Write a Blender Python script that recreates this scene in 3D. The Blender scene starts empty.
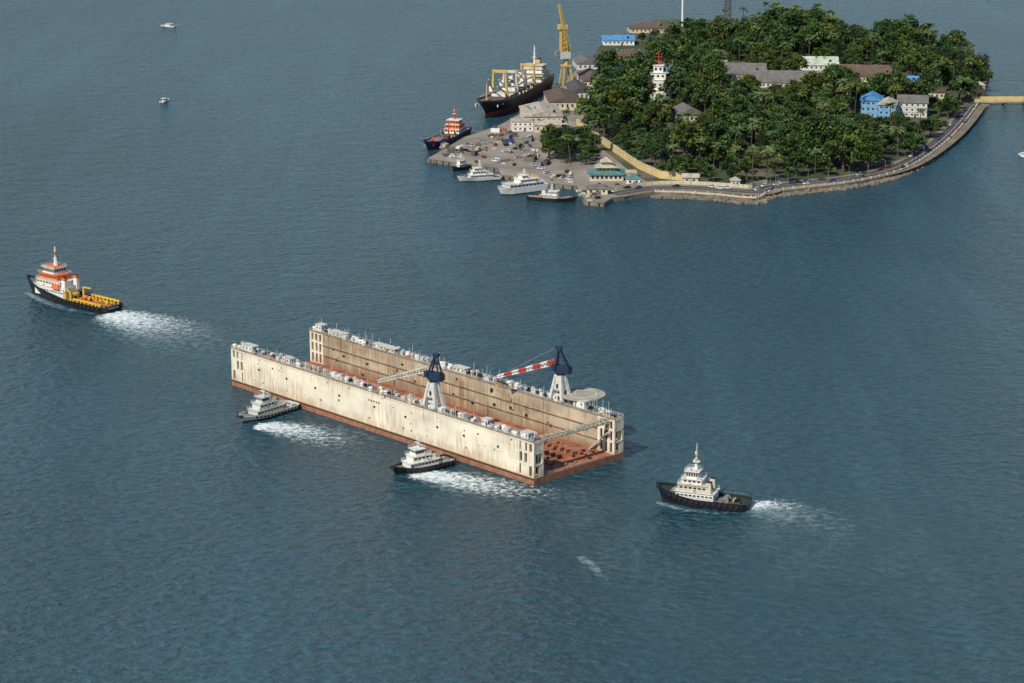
import bpy, bmesh, math, random
from mathutils import Vector, Matrix, noise as mnoise
R = random.Random(7)
scene = bpy.context.scene
COL = scene.collection
F = 2400.0; H = 280.0; PITCH = math.radians(15.0)

# ---------- survey helper: photo measurement -> metres on the sea plane ----------
def W(u, v, z=0.0):
    x = (u-512)/F; y = -(v-341.5)/F
    dy = math.cos(PITCH)+y*math.sin(PITCH); dz = -math.sin(PITCH)+y*math.cos(PITCH)
    t = (z-H)/dz
    return Vector((x*t, dy*t, z))

# ---------- materials ----------
MATS = {}
def nt(name):
    m = bpy.data.materials.new(name); m.use_nodes = True
    n = m.node_tree.nodes; l = m.node_tree.links
    return m, n, l, n['Principled BSDF']
def mixc(n, l, fac, a, b, mode='MIX'):
    x = n.new('ShaderNodeMix'); x.data_type = 'RGBA'; x.blend_type = mode
    for s, val in ((x.inputs[0], fac), (x.inputs[6], a), (x.inputs[7], b)):
        if isinstance(val, (int, float)): s.default_value = val
        elif isinstance(val, tuple): s.default_value = (*val[:3], 1)
        else: l.new(val, s)
    return x.outputs[2]
def ramp(n, l, src, p0, p1, c0=(0,0,0,1), c1=(1,1,1,1)):
    r = n.new('ShaderNodeValToRGB'); e = r.color_ramp.elements
    e[0].position = p0; e[1].position = p1; e[0].color = c0; e[1].color = c1
    l.new(src, r.inputs[0]); return r.outputs[0]
def noise(n, l, scale=(1,1,1), s=1.0, detail=4, rough=.55, coord='Object', off=0):
    tc = n.new('ShaderNodeTexCoord'); mp = n.new('ShaderNodeMapping')
    mp.inputs['Scale'].default_value = scale
    mp.inputs['Location'].default_value = (off, off*1.7, off*.3)
    l.new(tc.outputs[coord], mp.inputs[0])
    t = n.new('ShaderNodeTexNoise'); t.inputs['Scale'].default_value = s
    t.inputs['Detail'].default_value = detail; t.inputs['Roughness'].default_value = rough
    l.new(mp.outputs[0], t.inputs['Vector']); return t.outputs['Fac']
def mat(name, col, rough=.6, var=.25, vs=.6, rust=0, rustcol=(.16,.06,.025), metal=0, streak=True, seams=None, base_stain=None):
    if name in MATS: return MATS[name]
    m, n, l, p = nt(name)
    f = ramp(n, l, noise(n, l, s=vs, detail=5), .3, .7)
    c = mixc(n, l, f, tuple(k*(1-var) for k in col), tuple(min(1, k*(1+var*.5)) for k in col))
    if seams:
        tc = n.new('ShaderNodeTexCoord'); sp = n.new('ShaderNodeSeparateXYZ'); cb = n.new('ShaderNodeCombineXYZ')
        l.new(tc.outputs['Object'], sp.inputs[0]); l.new(sp.outputs[0], cb.inputs[0]); l.new(sp.outputs[2], cb.inputs[1])
        bt = n.new('ShaderNodeTexBrick'); l.new(cb.outputs[0], bt.inputs['Vector'])
        bt.inputs['Scale'].default_value = 1; bt.inputs['Brick Width'].default_value = seams[0]; bt.inputs['Row Height'].default_value = seams[1]
        bt.inputs['Mortar Size'].default_value = .06; bt.offset = .5
        k = seams[2]
        bt.inputs['Color1'].default_value = (1,1,1,1); bt.inputs['Color2'].default_value = (1-.1*k,1-.11*k,1-.14*k,1); bt.inputs['Mortar'].default_value = (1-.3*k,1-.32*k,1-.38*k,1)
        c = mixc(n, l, 1.0, c, bt.outputs[0], 'MULTIPLY')
    if rust:
        sc = (.9,.9,.07) if streak else (.5,.5,.5)
        a = ramp(n, l, noise(n, l, sc, 1.0, 5, .7, off=3), .62-.28*rust, .80-.22*rust)
        b = ramp(n, l, noise(n, l, (.06,.06,.12), 1.0, 4, off=9), .38, .66)
        mm = n.new('ShaderNodeMath'); mm.operation = 'MULTIPLY'; l.new(a, mm.inputs[0]); l.new(b, mm.inputs[1])
        m2 = n.new('ShaderNodeMath'); m2.operation = 'MULTIPLY'; l.new(mm.outputs[0], m2.inputs[0]); m2.inputs[1].default_value = .9
        c = mixc(n, l, m2.outputs[0], c, rustcol)
    if base_stain:
        z0, z1, scol, amt = base_stain   # grime rising from the waterline / deck, broken up by noise
        tc = n.new('ShaderNodeTexCoord'); sp = n.new('ShaderNodeSeparateXYZ'); l.new(tc.outputs['Object'], sp.inputs[0])
        nz = noise(n, l, (.35,.35,.08), 1.0, 5, .65, off=21)
        ad = n.new('ShaderNodeMath'); ad.operation = 'MULTIPLY_ADD'; l.new(nz, ad.inputs[0]); ad.inputs[1].default_value = -9; l.new(sp.outputs[2], ad.inputs[2])
        mr = n.new('ShaderNodeMapRange'); l.new(ad.outputs[0], mr.inputs[0]); mr.inputs[1].default_value = z0-4.5; mr.inputs[2].default_value = z1-4.5; mr.inputs[3].default_value = amt; mr.inputs[4].default_value = 0
        c = mixc(n, l, mr.outputs[0], c, scol)
    l.new(c, p.inputs['Base Color']); p.inputs['Roughness'].default_value = rough; p.inputs['Metallic'].default_value = metal
    MATS[name] = m; return m

CREAM = mat('dock_cream_paint', (.84,.76,.60), .65, .18, .12, .6, (.40,.25,.14), seams=(9,2.6,.3), base_stain=(2.5,6.0,(.48,.32,.18),.7))
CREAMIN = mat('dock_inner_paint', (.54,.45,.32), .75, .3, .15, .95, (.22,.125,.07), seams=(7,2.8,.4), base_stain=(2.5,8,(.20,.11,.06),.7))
ANTIF = mat('dock_antifouling', (.36,.16,.09), .8, .4, .5, .6, (.10,.055,.03))
DOCKFLOOR = mat('dock_floor_rust', (.40,.13,.055), .85, .45, .25, .7, (.12,.05,.03), streak=False)
TOPDECK = mat('dock_top_deck', (.36,.29,.20), .8, .4, .3, .8, (.13,.07,.035), streak=False)
WHITE = mat('white_paint', (.80,.78,.71), .5, .12, .8, .35, (.4,.24,.12))
GREYW = mat('grey_white_paint', (.62,.62,.58), .5, .18, .7, .4, (.3,.2,.12))
CREAM2 = mat('cream_render', (.62,.56,.42), .8, .25, .3, .4, (.25,.2,.14))
DARK = mat('dark_opening', (.02,.022,.025), .4, .1)
GLASS = mat('window_glass', (.025,.035,.045), .12, .1)
BLACK = mat('black_hull_paint', (.018,.018,.022), .4, .3, .8, .25, (.10,.05,.03))
GREENBLK = mat('dark_green_paint', (.015,.035,.028), .5, .3)
RUBBER = mat('fender_rubber', (.015,.015,.015), .8, .2)
NAVY = mat('crane_blue_paint', (.015,.03,.075), .5, .3)
REDP = mat('red_paint', (.60,.07,.04), .5, .2, .8)
ORANGE = mat('orange_paint', (.76,.17,.04), .5, .2, .8, .3)
YEL = mat('yellow_paint', (.76,.48,.04), .5, .25, .8, .4)
YEL2 = mat('crane_ochre_paint', (.62,.43,.14), .6, .25, .6, .3)
DECKORG = mat('orange_deck', (.52,.16,.05), .8, .35, .5, .4, (.15,.07,.03), streak=False)
DECKGRN = mat('green_deck', (.03,.05,.04), .8, .3)
DECKGRY = mat('grey_deck', (.16,.16,.15), .8, .3, .5, .4, streak=False)
BLUEH = mat('blue_hull_paint', (.02,.05,.16), .5, .3, .5, .3)
STEEL = mat('grey_steel', (.22,.22,.22), .6, .3, .6, .3)
BOOT = mat('boot_topping', (.24,.045,.03), .7, .3)
CONC = mat('quay_concrete', (.31,.265,.22), .9, .35, .05, .6, (.14,.11,.085), streak=False)
SEAW = mat('seawall_stone', (.22,.18,.135), .9, .4, .3, .7, (.08,.065,.05))
ASPH = mat('asphalt', (.075,.068,.062), .9, .3, .2)
LINEP = mat('road_paint', (.75,.75,.72), .7, .2)
KERB = mat('kerb_concrete', (.38,.35,.30), .9, .2)
PARA = mat('parapet_cream', (.60,.53,.38), .8, .25, .3, .5, (.2,.15,.1))
YWALL = mat('yellow_render', (.66,.49,.20), .85, .2, .2, .4, (.3,.2,.1))
PROM = mat('promenade_concrete', (.22,.18,.13), .9, .35, .1, .5, (.10,.085,.06), streak=False)
def roofm(name, col): return mat(name, col, .75, .35, .25, .7, tuple(k*.45 for k in col), streak=False)
RBLUE = roofm('blue_sheet_roof', (.10,.32,.62)); RGREY = roofm('grey_sheet_roof', (.18,.165,.15)); RBRN = roofm('brown_tile_roof', (.15,.10,.075))
RCRM = roofm('cream_sheet_roof', (.52,.46,.36)); RGRN = roofm('pale_green_roof', (.55,.62,.48)); RTEAL = roofm('teal_roof', (.10,.24,.24)); RDK = roofm('dark_sheet_roof', (.10,.095,.09))
TRUNK = mat('bark', (.10,.075,.05), .9, .3, 2)

def ground_mat():
    m, n, l, p = nt('island_earth')
    f = ramp(n, l, noise(n, l, s=.03, detail=6), .45, .65)
    f2 = ramp(n, l, noise(n, l, s=.4, detail=5, off=5), .3, .7)
    a = mixc(n, l, f2, (.025,.045,.015), (.06,.08,.028)); b = mixc(n, l, f2, (.10,.08,.05), (.19,.15,.10))
    l.new(mixc(n, l, f, a, b), p.inputs['Base Color']); p.inputs['Roughness'].default_value = .95
    return m
EARTH = ground_mat()

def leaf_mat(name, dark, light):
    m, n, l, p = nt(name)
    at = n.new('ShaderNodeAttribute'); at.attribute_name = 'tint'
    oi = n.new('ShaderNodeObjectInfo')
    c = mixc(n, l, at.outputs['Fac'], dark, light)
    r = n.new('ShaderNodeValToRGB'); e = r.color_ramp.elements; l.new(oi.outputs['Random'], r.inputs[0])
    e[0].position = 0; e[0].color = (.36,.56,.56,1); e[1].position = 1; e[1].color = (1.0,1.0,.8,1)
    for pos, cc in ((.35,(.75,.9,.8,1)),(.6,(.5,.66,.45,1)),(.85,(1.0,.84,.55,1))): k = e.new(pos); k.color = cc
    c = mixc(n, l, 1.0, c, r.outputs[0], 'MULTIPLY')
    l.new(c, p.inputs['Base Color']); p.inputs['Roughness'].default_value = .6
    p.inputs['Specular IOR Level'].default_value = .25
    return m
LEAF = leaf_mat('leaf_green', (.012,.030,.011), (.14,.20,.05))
LEAF2 = leaf_mat('palm_leaf', (.06,.085,.03), (.21,.24,.10))
LEAF3 = leaf_mat('casuarina_leaf', (.015,.030,.016), (.07,.10,.045))

# ---------- builder ----------
class Bd:
    def __init__(s, name, loc=(0,0,0), rz=0):
        s.name = name; s.loc = loc; s.rz = rz; s.parts = {}
    def bm(s, part, m):
        if part not in s.parts: s.parts[part] = (bmesh.new(), m)
        elif s.parts[part][1] is not m:
            part = part+'_'+m.name
            if part not in s.parts: s.parts[part] = (bmesh.new(), m)
        return s.parts[part][0]
    def box(s, part, m, c, d, rz=0, taper=(1,1)):
        bm = s.bm(part, m); hx, hy, hz = d[0]/2, d[1]/2, d[2]/2
        ca, sa = math.cos(rz), math.sin(rz); vs = []
        for z, tx, ty in ((-hz,1,1),(hz,taper[0],taper[1])):
            for x, y in ((-hx,-hy),(hx,-hy),(hx,hy),(-hx,hy)):
                x *= tx; y *= ty
                vs.append(bm.verts.new((c[0]+x*ca-y*sa, c[1]+x*sa+y*ca, c[2]+z)))
        for f in ((3,2,1,0),(4,5,6,7),(0,1,5,4),(1,2,6,5),(2,3,7,6),(3,0,4,7)): bm.faces.new([vs[i] for i in f])
    def cyl(s, part, m, a, b, r1, r2=None, seg=8):
        bm = s.bm(part, m); r2 = r1 if r2 is None else r2
        a = Vector(a); b = Vector(b); d = (b-a).normalized()
        u = d.orthogonal().normalized(); w = d.cross(u)
        A = [bm.verts.new(a+(u*math.cos(t)+w*math.sin(t))*r1) for t in [2*math.pi*i/seg for i in range(seg)]]
        B = [bm.verts.new(b+(u*math.cos(t)+w*math.sin(t))*r2) for t in [2*math.pi*i/seg for i in range(seg)]]
        for i in range(seg):
            j = (i+1) % seg; bm.faces.new((A[i],A[j],B[j],B[i]))
        bm.faces.new(A[::-1]); bm.faces.new(B)
    def beam(s, part, m, a, b, w=.12): s.cyl(part, m, a, b, w, w, 4)
    def face(s, part, m, pts):
        bm = s.bm(part, m); bm.faces.new([bm.verts.new(p) for p in pts])
    def truss(s, part, m, a, b, w, h, n, r=.15, w2=None, h2=None):
        a = Vector(a); b = Vector(b); d = (b-a); x = d.normalized()
        y = Vector((0,0,1)).cross(x)
        y = y.normalized() if y.length > 1e-3 else Vector((0,1,0))
        z = x.cross(y); w2 = w if w2 is None else w2; h2 = h if h2 is None else h2
        prev = None
        for i in range(n+1):
            t = i/n; p = a+d*t; ww = w+(w2-w)*t; hh = h+(h2-h)*t
            q = [p+y*ww/2-z*hh/2, p-y*ww/2-z*hh/2, p-y*ww/2+z*hh/2, p+y*ww/2+z*hh/2]
            for k in range(4): s.beam(part, m, q[k], q[(k+1)%4], r*.7)
            if prev:
                for k in range(4):
                    s.beam(part, m, prev[k], q[k], r)
                    s.beam(part, m, prev[k], q[(k+1)%4], r*.7)
            prev = q
    def rail(s, part, m, pts, h=1.1, sp=2.5, r=.05):
        for a, b in zip(pts[:-1], pts[1:]):
            a = Vector(a); b = Vector(b); n = max(1, int((b-a).length/sp))
            for i in range(n+1):
                p = a.lerp(b, i/n); s.beam(part, m, p, p+Vector((0,0,h)), r)
            for hh in (h, h*.5): s.beam(part, m, a+Vector((0,0,hh)), b+Vector((0,0,hh)), r)
    def done(s):
        e = bpy.data.objects.new(s.name, None); COL.objects.link(e)
        e.location = s.loc; e.rotation_euler = (0,0,s.rz); e.empty_display_size = 1
        for k, (bm, m) in s.parts.items():
            me = bpy.data.meshes.new(k); bmesh.ops.recalc_face_normals(bm, faces=bm.faces) if k in ('hull','boot') else None
            bm.to_mesh(me); bm.free(); me.materials.append(m)
            o = bpy.data.objects.new(k, me); COL.objects.link(o); o.parent = e
        return e

def single(name, verts, faces, m, loc=(0,0,0)):
    me = bpy.data.meshes.new(name); me.from_pydata(verts, [], faces)
    for x in (m if isinstance(m, list) else [m]): me.materials.append(x)
    o = bpy.data.objects.new(name, me); COL.objects.link(o); o.location = loc
    return o

# ---------- hull ----------
def hull(b, L, Bm, rs, rm, rb, bulw, mh, mb, md, mi=None, bow=.35, sr=.1, sw=.6, rake=.06, boot=.5, n=26, bp=2.2, se=1.8, s0=.5):
    mi = mi or mh
    def hb(t):
        f = 1
        if t < sr: f = sw+(1-sw)*math.sqrt(max(0, 1-((sr-t)/sr)**2))
        if t > 1-bow: f = 1-((t-(1-bow))/bow)**bp
        return max(.02, f)*Bm/2
    def rz(t):
        return rm+(rb-rm)*max(0,(t-s0)/(1-s0))**se+(rs-rm)*max(0,(.3-t)/.3)**2
    bh = b.bm('hull', mh); bb = b.bm('boot', mb); bd = b.bm('deck', md); bi = b.bm('bulwark', mi)
    O = []; Bt = []; K = []; I = []; D = []
    for i in range(n+1):
        t = (i/n); t = t if t < .6 else .6+.4*(1-(1-(t-.6)/.4)**1.3)
        x = -L/2+t*L; z = rz(t); w = hb(t)
        xw = -L/2+t*L*(1-rake)+L*.01*(1-t)
        q = max(0, (t-(1-bow))/bow); ww = max(.02, w*(.94-.5*q)) if q < 1 else .02
        O.append((x, w, z)); Bt.append((xw, ww, boot)); K.append((xw, ww*.8, -1.6))
        wi = max(.01, w-.28); I.append((x-.2*(q>0), wi, z)); D.append((x-.2*(q>0), wi, z-bulw))
    def strip(bm, P, Q):
        for sgn in (1,-1):
            pv = [bm.verts.new((p[0], sgn*p[1], p[2])) for p in P]; qv = [bm.verts.new((p[0], sgn*p[1], p[2])) for p in Q]
            for i in range(n): bm.faces.new((pv[i],pv[i+1],qv[i+1],qv[i]) if sgn > 0 else (qv[i],qv[i+1],pv[i+1],pv[i]))
    strip(bh, O, Bt); strip(bb, Bt, K); strip(bi, I, O); strip(bi, D, I)
    def cross(bm, P):
        a = [bm.verts.new(p) for p in P]; c = [bm.verts.new((p[0],-p[1],p[2])) for p in P]
        for i in range(n): bm.faces.new((a[i],c[i],c[i+1],a[i+1]))
    cross(bd, D)
    def cap(bm, p, q): bm.faces.new([bm.verts.new(v) for v in ((p[0],p[1],p[2]),(q[0],q[1],q[2]),(q[0],-q[1],q[2]),(p[0],-p[1],p[2]))])
    cap(bh, O[0], Bt[0]); cap(bb, Bt[0], K[0]); cap(bi, (I[0][0]+.25, I[0][1], I[0][2]), (D[0][0]+.25, D[0][1], D[0][2]))
    return (lambda x: hb((x+L/2)/L)), (lambda x: rz((x+L/2)/L))

def tyres(b, hb, rz, xs, r=.55):
    for x in xs:
        w = hb(x)
        for s in (1,-1):
            z = rz(x)-.9
            b.cyl('tyre_fenders', RUBBER, (x, s*(w-.05), z), (x, s*(w+.35), z), r, r, 8)
def winrow(b, c, d, n, z, h=.9, w=None, sides='xXyY', m=None, part='windows'):
    m = m or GLASS
    for s in (-1,1):
        if ('y' if s < 0 else 'Y') in sides:
            k = n; st = d[0]/k
            for i in range(k): b.box(part, m, (c[0]-d[0]/2+st*(i+.5), c[1]+s*(d[1]/2), z), ((w or st*.65), .12, h))
        if ('x' if s < 0 else 'X') in sides:
            k = max(1, round(n*d[1]/d[0])); st = d[1]/k
            for i in range(k): b.box(part, m, (c[0]+s*(d[0]/2), c[1]-d[1]/2+st*(i+.5), z), (.12, (w or st*.65), h))

def place(name, bow, stern):
    a = W(*bow); c = W(*stern); d = a-c
    return Bd(name, tuple((a+c)/2), math.atan2(d.y, d.x)), d.length

def mast(b, x, y, z, h, m=WHITE, r=.22):
    b.cyl('mast', m, (x,y,z), (x,y,z+h), r, r*.45, 6)
    for k, w in ((.35,2.6),(.6,2.0),(.82,1.2)):
        b.beam('mast', m, (x,y-w,z+h*k), (x,y+w,z+h*k), .09)
        b.beam('mast', m, (x-w*.4,y,z+h*k-.4), (x+w*.4,y,z+h*k-.4), .08)
    b.beam('mast', m, (x-1.6,y,z), (x,y,z+h*.6), .1)
    b.box('radar', WHITE, (x+.5,y,z+h*.42), (.35,2.4,.3)); b.cyl('radar', WHITE, (x+.3,y,z+h*.62), (x+.3,y,z+h*.62+.7), .4, .3)
    b.cyl('antennas', STEEL, (x-2,y+1.5,z), (x-2,y+1.5,z+h*.8), .05, .03, 4); b.cyl('antennas', STEEL, (x-2,y-1.8,z), (x-2,y-1.8,z+h*.6), .05, .03, 4)
def winch(b, x, y, z, s=1, m=GREYW):
    b.cyl('winch', m, (x,y-1.1*s,z+.8*s), (x,y+1.1*s,z+.8*s), .7*s, .7*s, 10)
    for k in (-1.2,1.2): b.cyl('winch_flanges', STEEL, (x,y+k*s-.1,z+.8*s), (x,y+k*s+.1,z+.8*s), 1.0*s, 1.0*s, 10)
    b.box('winch_bed', STEEL, (x,y,z+.15), (1.8*s,3*s,.3))
def tier(b, part, m, x, z, lx, wy, h, n, sides='xXyY', rail=True, taper=(1,1), wz=.6, wh=.8):
    b.box(part, m, (x,0,z+h/2), (lx,wy,h), taper=taper)
    b.box(part+'_deck', m, (x,0,z+h+.08), (lx+.9,wy+.9,.14))
    if n: winrow(b, (x,0), (lx-.3,wy), n, z+h*wz, wh, sides=sides)
    if rail: b.rail('railings', WHITE, [(x+s*(lx/2+.35), t*(wy/2+.35), z+h+.15) for s,t in ((1,1),(1,-1),(-1,-1),(-1,1),(1,1))], 1.0, 1.6, .04)
    for i in range(int(lx/2.2)):   # vents, lockers and gear left around the edge of each deck
        b.box('deck_fittings', R.choice([GREYW, STEEL, m, ORANGE if R.random()<.3 else STEEL]), (x-lx/2+R.uniform(.2,lx-.2), R.choice([-1,1])*(wy/2-.2), z+h+.5), (R.uniform(.3,1.0),R.uniform(.3,.7),R.uniform(.4,1.0)))

# ---------- right harbour tug (black) ----------
b, L = place('harbour_tug', (656,498), (749,509))
hb, rz = hull(b, L, 11.5, 3.0, 3.0, 6.2, 1.1, BLACK, BLACK, DECKGRN, GREENBLK, bow=.34, sw=.72, sr=.12, bp=2.6, se=1.4)
tyres(b, hb, rz, [-L/2+3+i*2.1 for i in range(int(L*.8/2.1))], .6)
b.cyl('bow_fender', RUBBER, (L/2-.9,-1.4,5.0), (L/2-.9,1.4,5.0), .7)
tier(b, 'deckhouse', WHITE, 2.0, 1.95, 14, 7.2, 3.0, 9, 'xXyY', True, wh=.6)
tier(b, 'accommodation', CREAM2, 2.8, 5.05, 10.5, 6.6, 2.5, 6, wh=.7)
tier(b, 'bridge_deck', WHITE, 3.2, 7.7, 7, 5.6, 1.8, 4, wh=.6)
tier(b, 'wheelhouse', WHITE, 3.4, 9.65, 4.8, 4.8, 2.6, 5, 'xXyY', True, (.92,.92), wz=.6, wh=1.2)
mast(b, 2.4, 0, 12.4, 10, CREAM2, .35)
b.cyl('mast_platform', WHITE, (2.4,0,15.5), (2.4,0,15.8), 1.4, 1.4, 10); b.cyl('mast_platform', WHITE, (2.4,0,12.4), (2.4,0,15.5), .8, .55, 8)
for s in (-2.6,2.6):
    b.box('funnels', CREAM2, (-3.0,s,7.0), (2.2,1.5,4.0), taper=(.8,.8)); b.box('funnel_caps', BLACK, (-3.1,s,9.2), (1.9,1.2,.5))
b.cyl('fire_monitor', REDP, (3.4,1.5,12.5), (4.2,1.5,13.5), .2)
b.box('lifebuoys', ORANGE, (-1.0,-3.42,6.6), (.9,.1,.9)); b.box('life_raft', ORANGE, (-2.3,-3,5.8), (1.6,1,1))
winch(b, -9.0, 0, 1.9, 1.2, STEEL); winch(b, L/2-6.5, 0, 3.2, .8, YEL2)
b.cyl('towing_bitts', YEL, (-12,-1.2,1.9), (-12,-1.2,3.3), .25); b.cyl('towing_bitts', YEL, (-12,1.2,1.9), (-12,1.2,3.3), .25); b.beam('towing_bitts', YEL, (-12,-1.8,2.9), (-12,1.8,2.9), .2)
b.rail('bulwark_rail', STEEL, [(x, -hb(x)+.2, rz(x)) for x in (-L/2+2,-8,0,8)], .7, 2, .05)
b.rail('bulwark_rail', STEEL, [(x, hb(x)-.2, rz(x)) for x in (-L/2+2,-8,0,8)], .7, 2, .05)
for i in range(22): b.box('deck_gear', R.choice([STEEL, DECKGRY, BLACK]), (-R.uniform(6,L/2-3), R.uniform(-3.5,3.5), 2.3), (R.uniform(.5,1.4), R.uniform(.5,1.2), R.uniform(.5,1.3)))
b.done()

# ---------- left anchor handling tug ----------
b, L = place('anchor_handling_tug', (24,290), (117,313))
L = L*.93
hb, rz = hull(b, L, 14.0, 3.2, 3.0, 8.2, 1.2, BLACK, BLACK, DECKGRY, BLACK, bow=.38, sw=.85, sr=.08, bp=2.2, se=1.0, s0=.42)
tyres(b, hb, rz, [-L/2+3+i*3.0 for i in range(int(L*.6/3.0))], .6)
b.box('working_deck', DECKORG, (-L*.25,0,1.9), (L*.46,12.0,.22))
x0 = L*.15
tier(b, 'forecastle_house', WHITE, x0-.5, 2.0, L*.33, 9.6, 4.6, 10, 'xyY', True, wh=.6)
tier(b, 'accommodation', WHITE, x0, 6.7, L*.27, 9.2, 3.0, 8, wh=.8)
tier(b, 'upper_house', ORANGE, x0+.6, 9.8, L*.21, 8.4, 2.8, 7, wh=.7)
tier(b, 'wheelhouse', WHITE, x0+1.0, 12.75, L*.14, 7.2, 2.9, 6, 'xXyY', True, (.92,.92), .55, 1.3)
b.box('wheelhouse_top', ORANGE, (x0+1.0,0,16.0), (L*.13,6.4,.8))
mast(b, x0-.5, 0, 16.1, 9.5, WHITE, .6); b.cyl('mast_base', WHITE, (x0-.5,0,16.1), (x0-.5,0,20), 1.0, .65, 8)
b.cyl('mast_band', REDP, (x0-.5,0,21.5), (x0-.5,0,23), .6, .55, 8)
for s in (-3.6,3.6):
    b.box('funnels', WHITE, (x0-L*.17,s,8.8), (2.8,1.9,6.0), taper=(.8,.8)); b.box('funnel_bands', ORANGE, (x0-L*.17,s,11.8), (2.4,1.6,1.4)); b.box('funnel_caps', BLACK, (x0-L*.17,s,12.7), (2.0,1.3,.5))
for s in (-5.3,5.3): b.box('rescue_boat', ORANGE, (x0-L*.10, s, 7.7), (5.4,2.0,1.8), taper=(.8,.6))
for s in (-1,1):
    for i in range(8):
        x = -L/2+3+i*2.7; b.box('cargo_rail', YEL, (x, s*5.7, 3.1), (.9,1.2,2.6), taper=(.6,.5))
    b.box('cargo_rail', YEL, (-L/2+12, s*5.7, 3.9), (20,.9,.6))
    for i in range(9): b.box('side_lockers', R.choice([YEL,YEL,YEL,STEEL]), (-L/2+4+i*2.6, s*(5.6-R.uniform(.8,1.8)), 2.6), (R.uniform(.8,2.2),R.uniform(.6,1.4),R.uniform(.6,1.9)))
winch(b, -2.5, 0, 2.0, 1.8, YEL); b.box('winch_house', YEL, (.6,0,4.1), (2.6,8.8,4.0)); b.box('winch_house', YEL, (-1.2,-3.4,3.0), (3,1.8,2.2)); b.box('winch_house', YEL, (-1.2,3.4,3.4), (3,1.8,3.0))
b.cyl('deck_crane', YEL, (-5,-4.8,2.0), (-5,-4.8,7.0), .6); b.beam('deck_crane', YEL, (-5,-4.8,6.9), (-12,-3.6,7.6), .4)
b.cyl('deck_crane', YEL, (-7,4.8,2.0), (-7,4.8,6.0), .5); b.beam('deck_crane', YEL, (-7,4.8,5.9), (-2,3.6,7.6), .35)
b.cyl('stern_roller', STEEL, (-L/2+.8,-3,2.2), (-L/2+.8,3,2.2), .8)
for i in range(18): b.box('deck_gear', R.choice([STEEL, DECKORG, YEL, BLACK, REDP]), (-R.uniform(3,L/2-3), R.uniform(-4.4,4.4), 2.4), (R.uniform(.5,2.0), R.uniform(.4,1.4), R.uniform(.4,1.3)))
b.done()

# ---------- two small assisting tugs ----------
def small_tug(bow, stern, hc, deckc, sup, grey):
    b, L = place('pusher_tug', bow, stern)
    hb, rz = hull(b, L, 9.2, 2.3, 2.2, 4.0, .8, hc, BLACK, deckc, hc, bow=.36, sw=.7, sr=.12, boot=.7)
    tyres(b, hb, rz, [-L/2+2+i*1.9 for i in range(int(L*.85/1.9))], .5)
    b.cyl('bow_fender', RUBBER, (L/2-.7,-1.2,3), (L/2-.7,1.2,3), .6)
    tier(b, 'deckhouse', sup, .5, 1.4, L*.46, 5.4, 2.4, 8, wh=.7)
    tier(b, 'upper_house', sup, 1.6, 3.9, L*.27, 4.6, 2.2, 4, wh=.7)
    tier(b, 'wheelhouse', sup, 2.2, 6.2, 4.0, 4.0, 2.3, 5, 'xXyY', True, (.9,.9), .6, 1.1)
    mast(b, 1.4, 0, 8.6, 5.0)
    for s in (-1.9,1.9):
        b.box('funnels', sup, (-L*.14,s,5.0), (1.6,1.1,2.4), taper=(.8,.8)); b.box('funnel_caps', BLACK, (-L*.14,s,6.4), (1.3,.9,.4))
    winch(b, -L*.30, 0, 1.4, .9, STEEL); winch(b, L*.34, 0, 2.0, .6, STEEL)
    b.rail('bulwark_rail', WHITE, [(x, hb(x)-.2, rz(x)) for x in (-L/2+2,-5,0,6)], .8, 1.6, .04)
    b.rail('bulwark_rail', WHITE, [(x, -hb(x)+.2, rz(x)) for x in (-L/2+2,-5,0,6)], .8, 1.6, .04)
    b.box('life_raft', ORANGE, (-2.5,1.6,4.4), (1.2,.8,.8))
    b.cyl('tow_line', STEEL, (L*.34,0,2.8), (L*.5,0,3.9), .06, .06, 4)
    for i in range(12): b.box('deck_gear', R.choice([STEEL, GREYW, BLACK]), (-R.uniform(L*.26,L*.44), R.uniform(-2.8,2.8), 1.7), (R.uniform(.4,1.2), R.uniform(.4,1.1), R.uniform(.4,1.1)))
    b.done()
small_tug((239,424), (294,407), GREYW, DECKGRY, GREYW, 1)
small_tug((391,476), (452,462), BLACK, DECKGRY, WHITE, 0)

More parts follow.
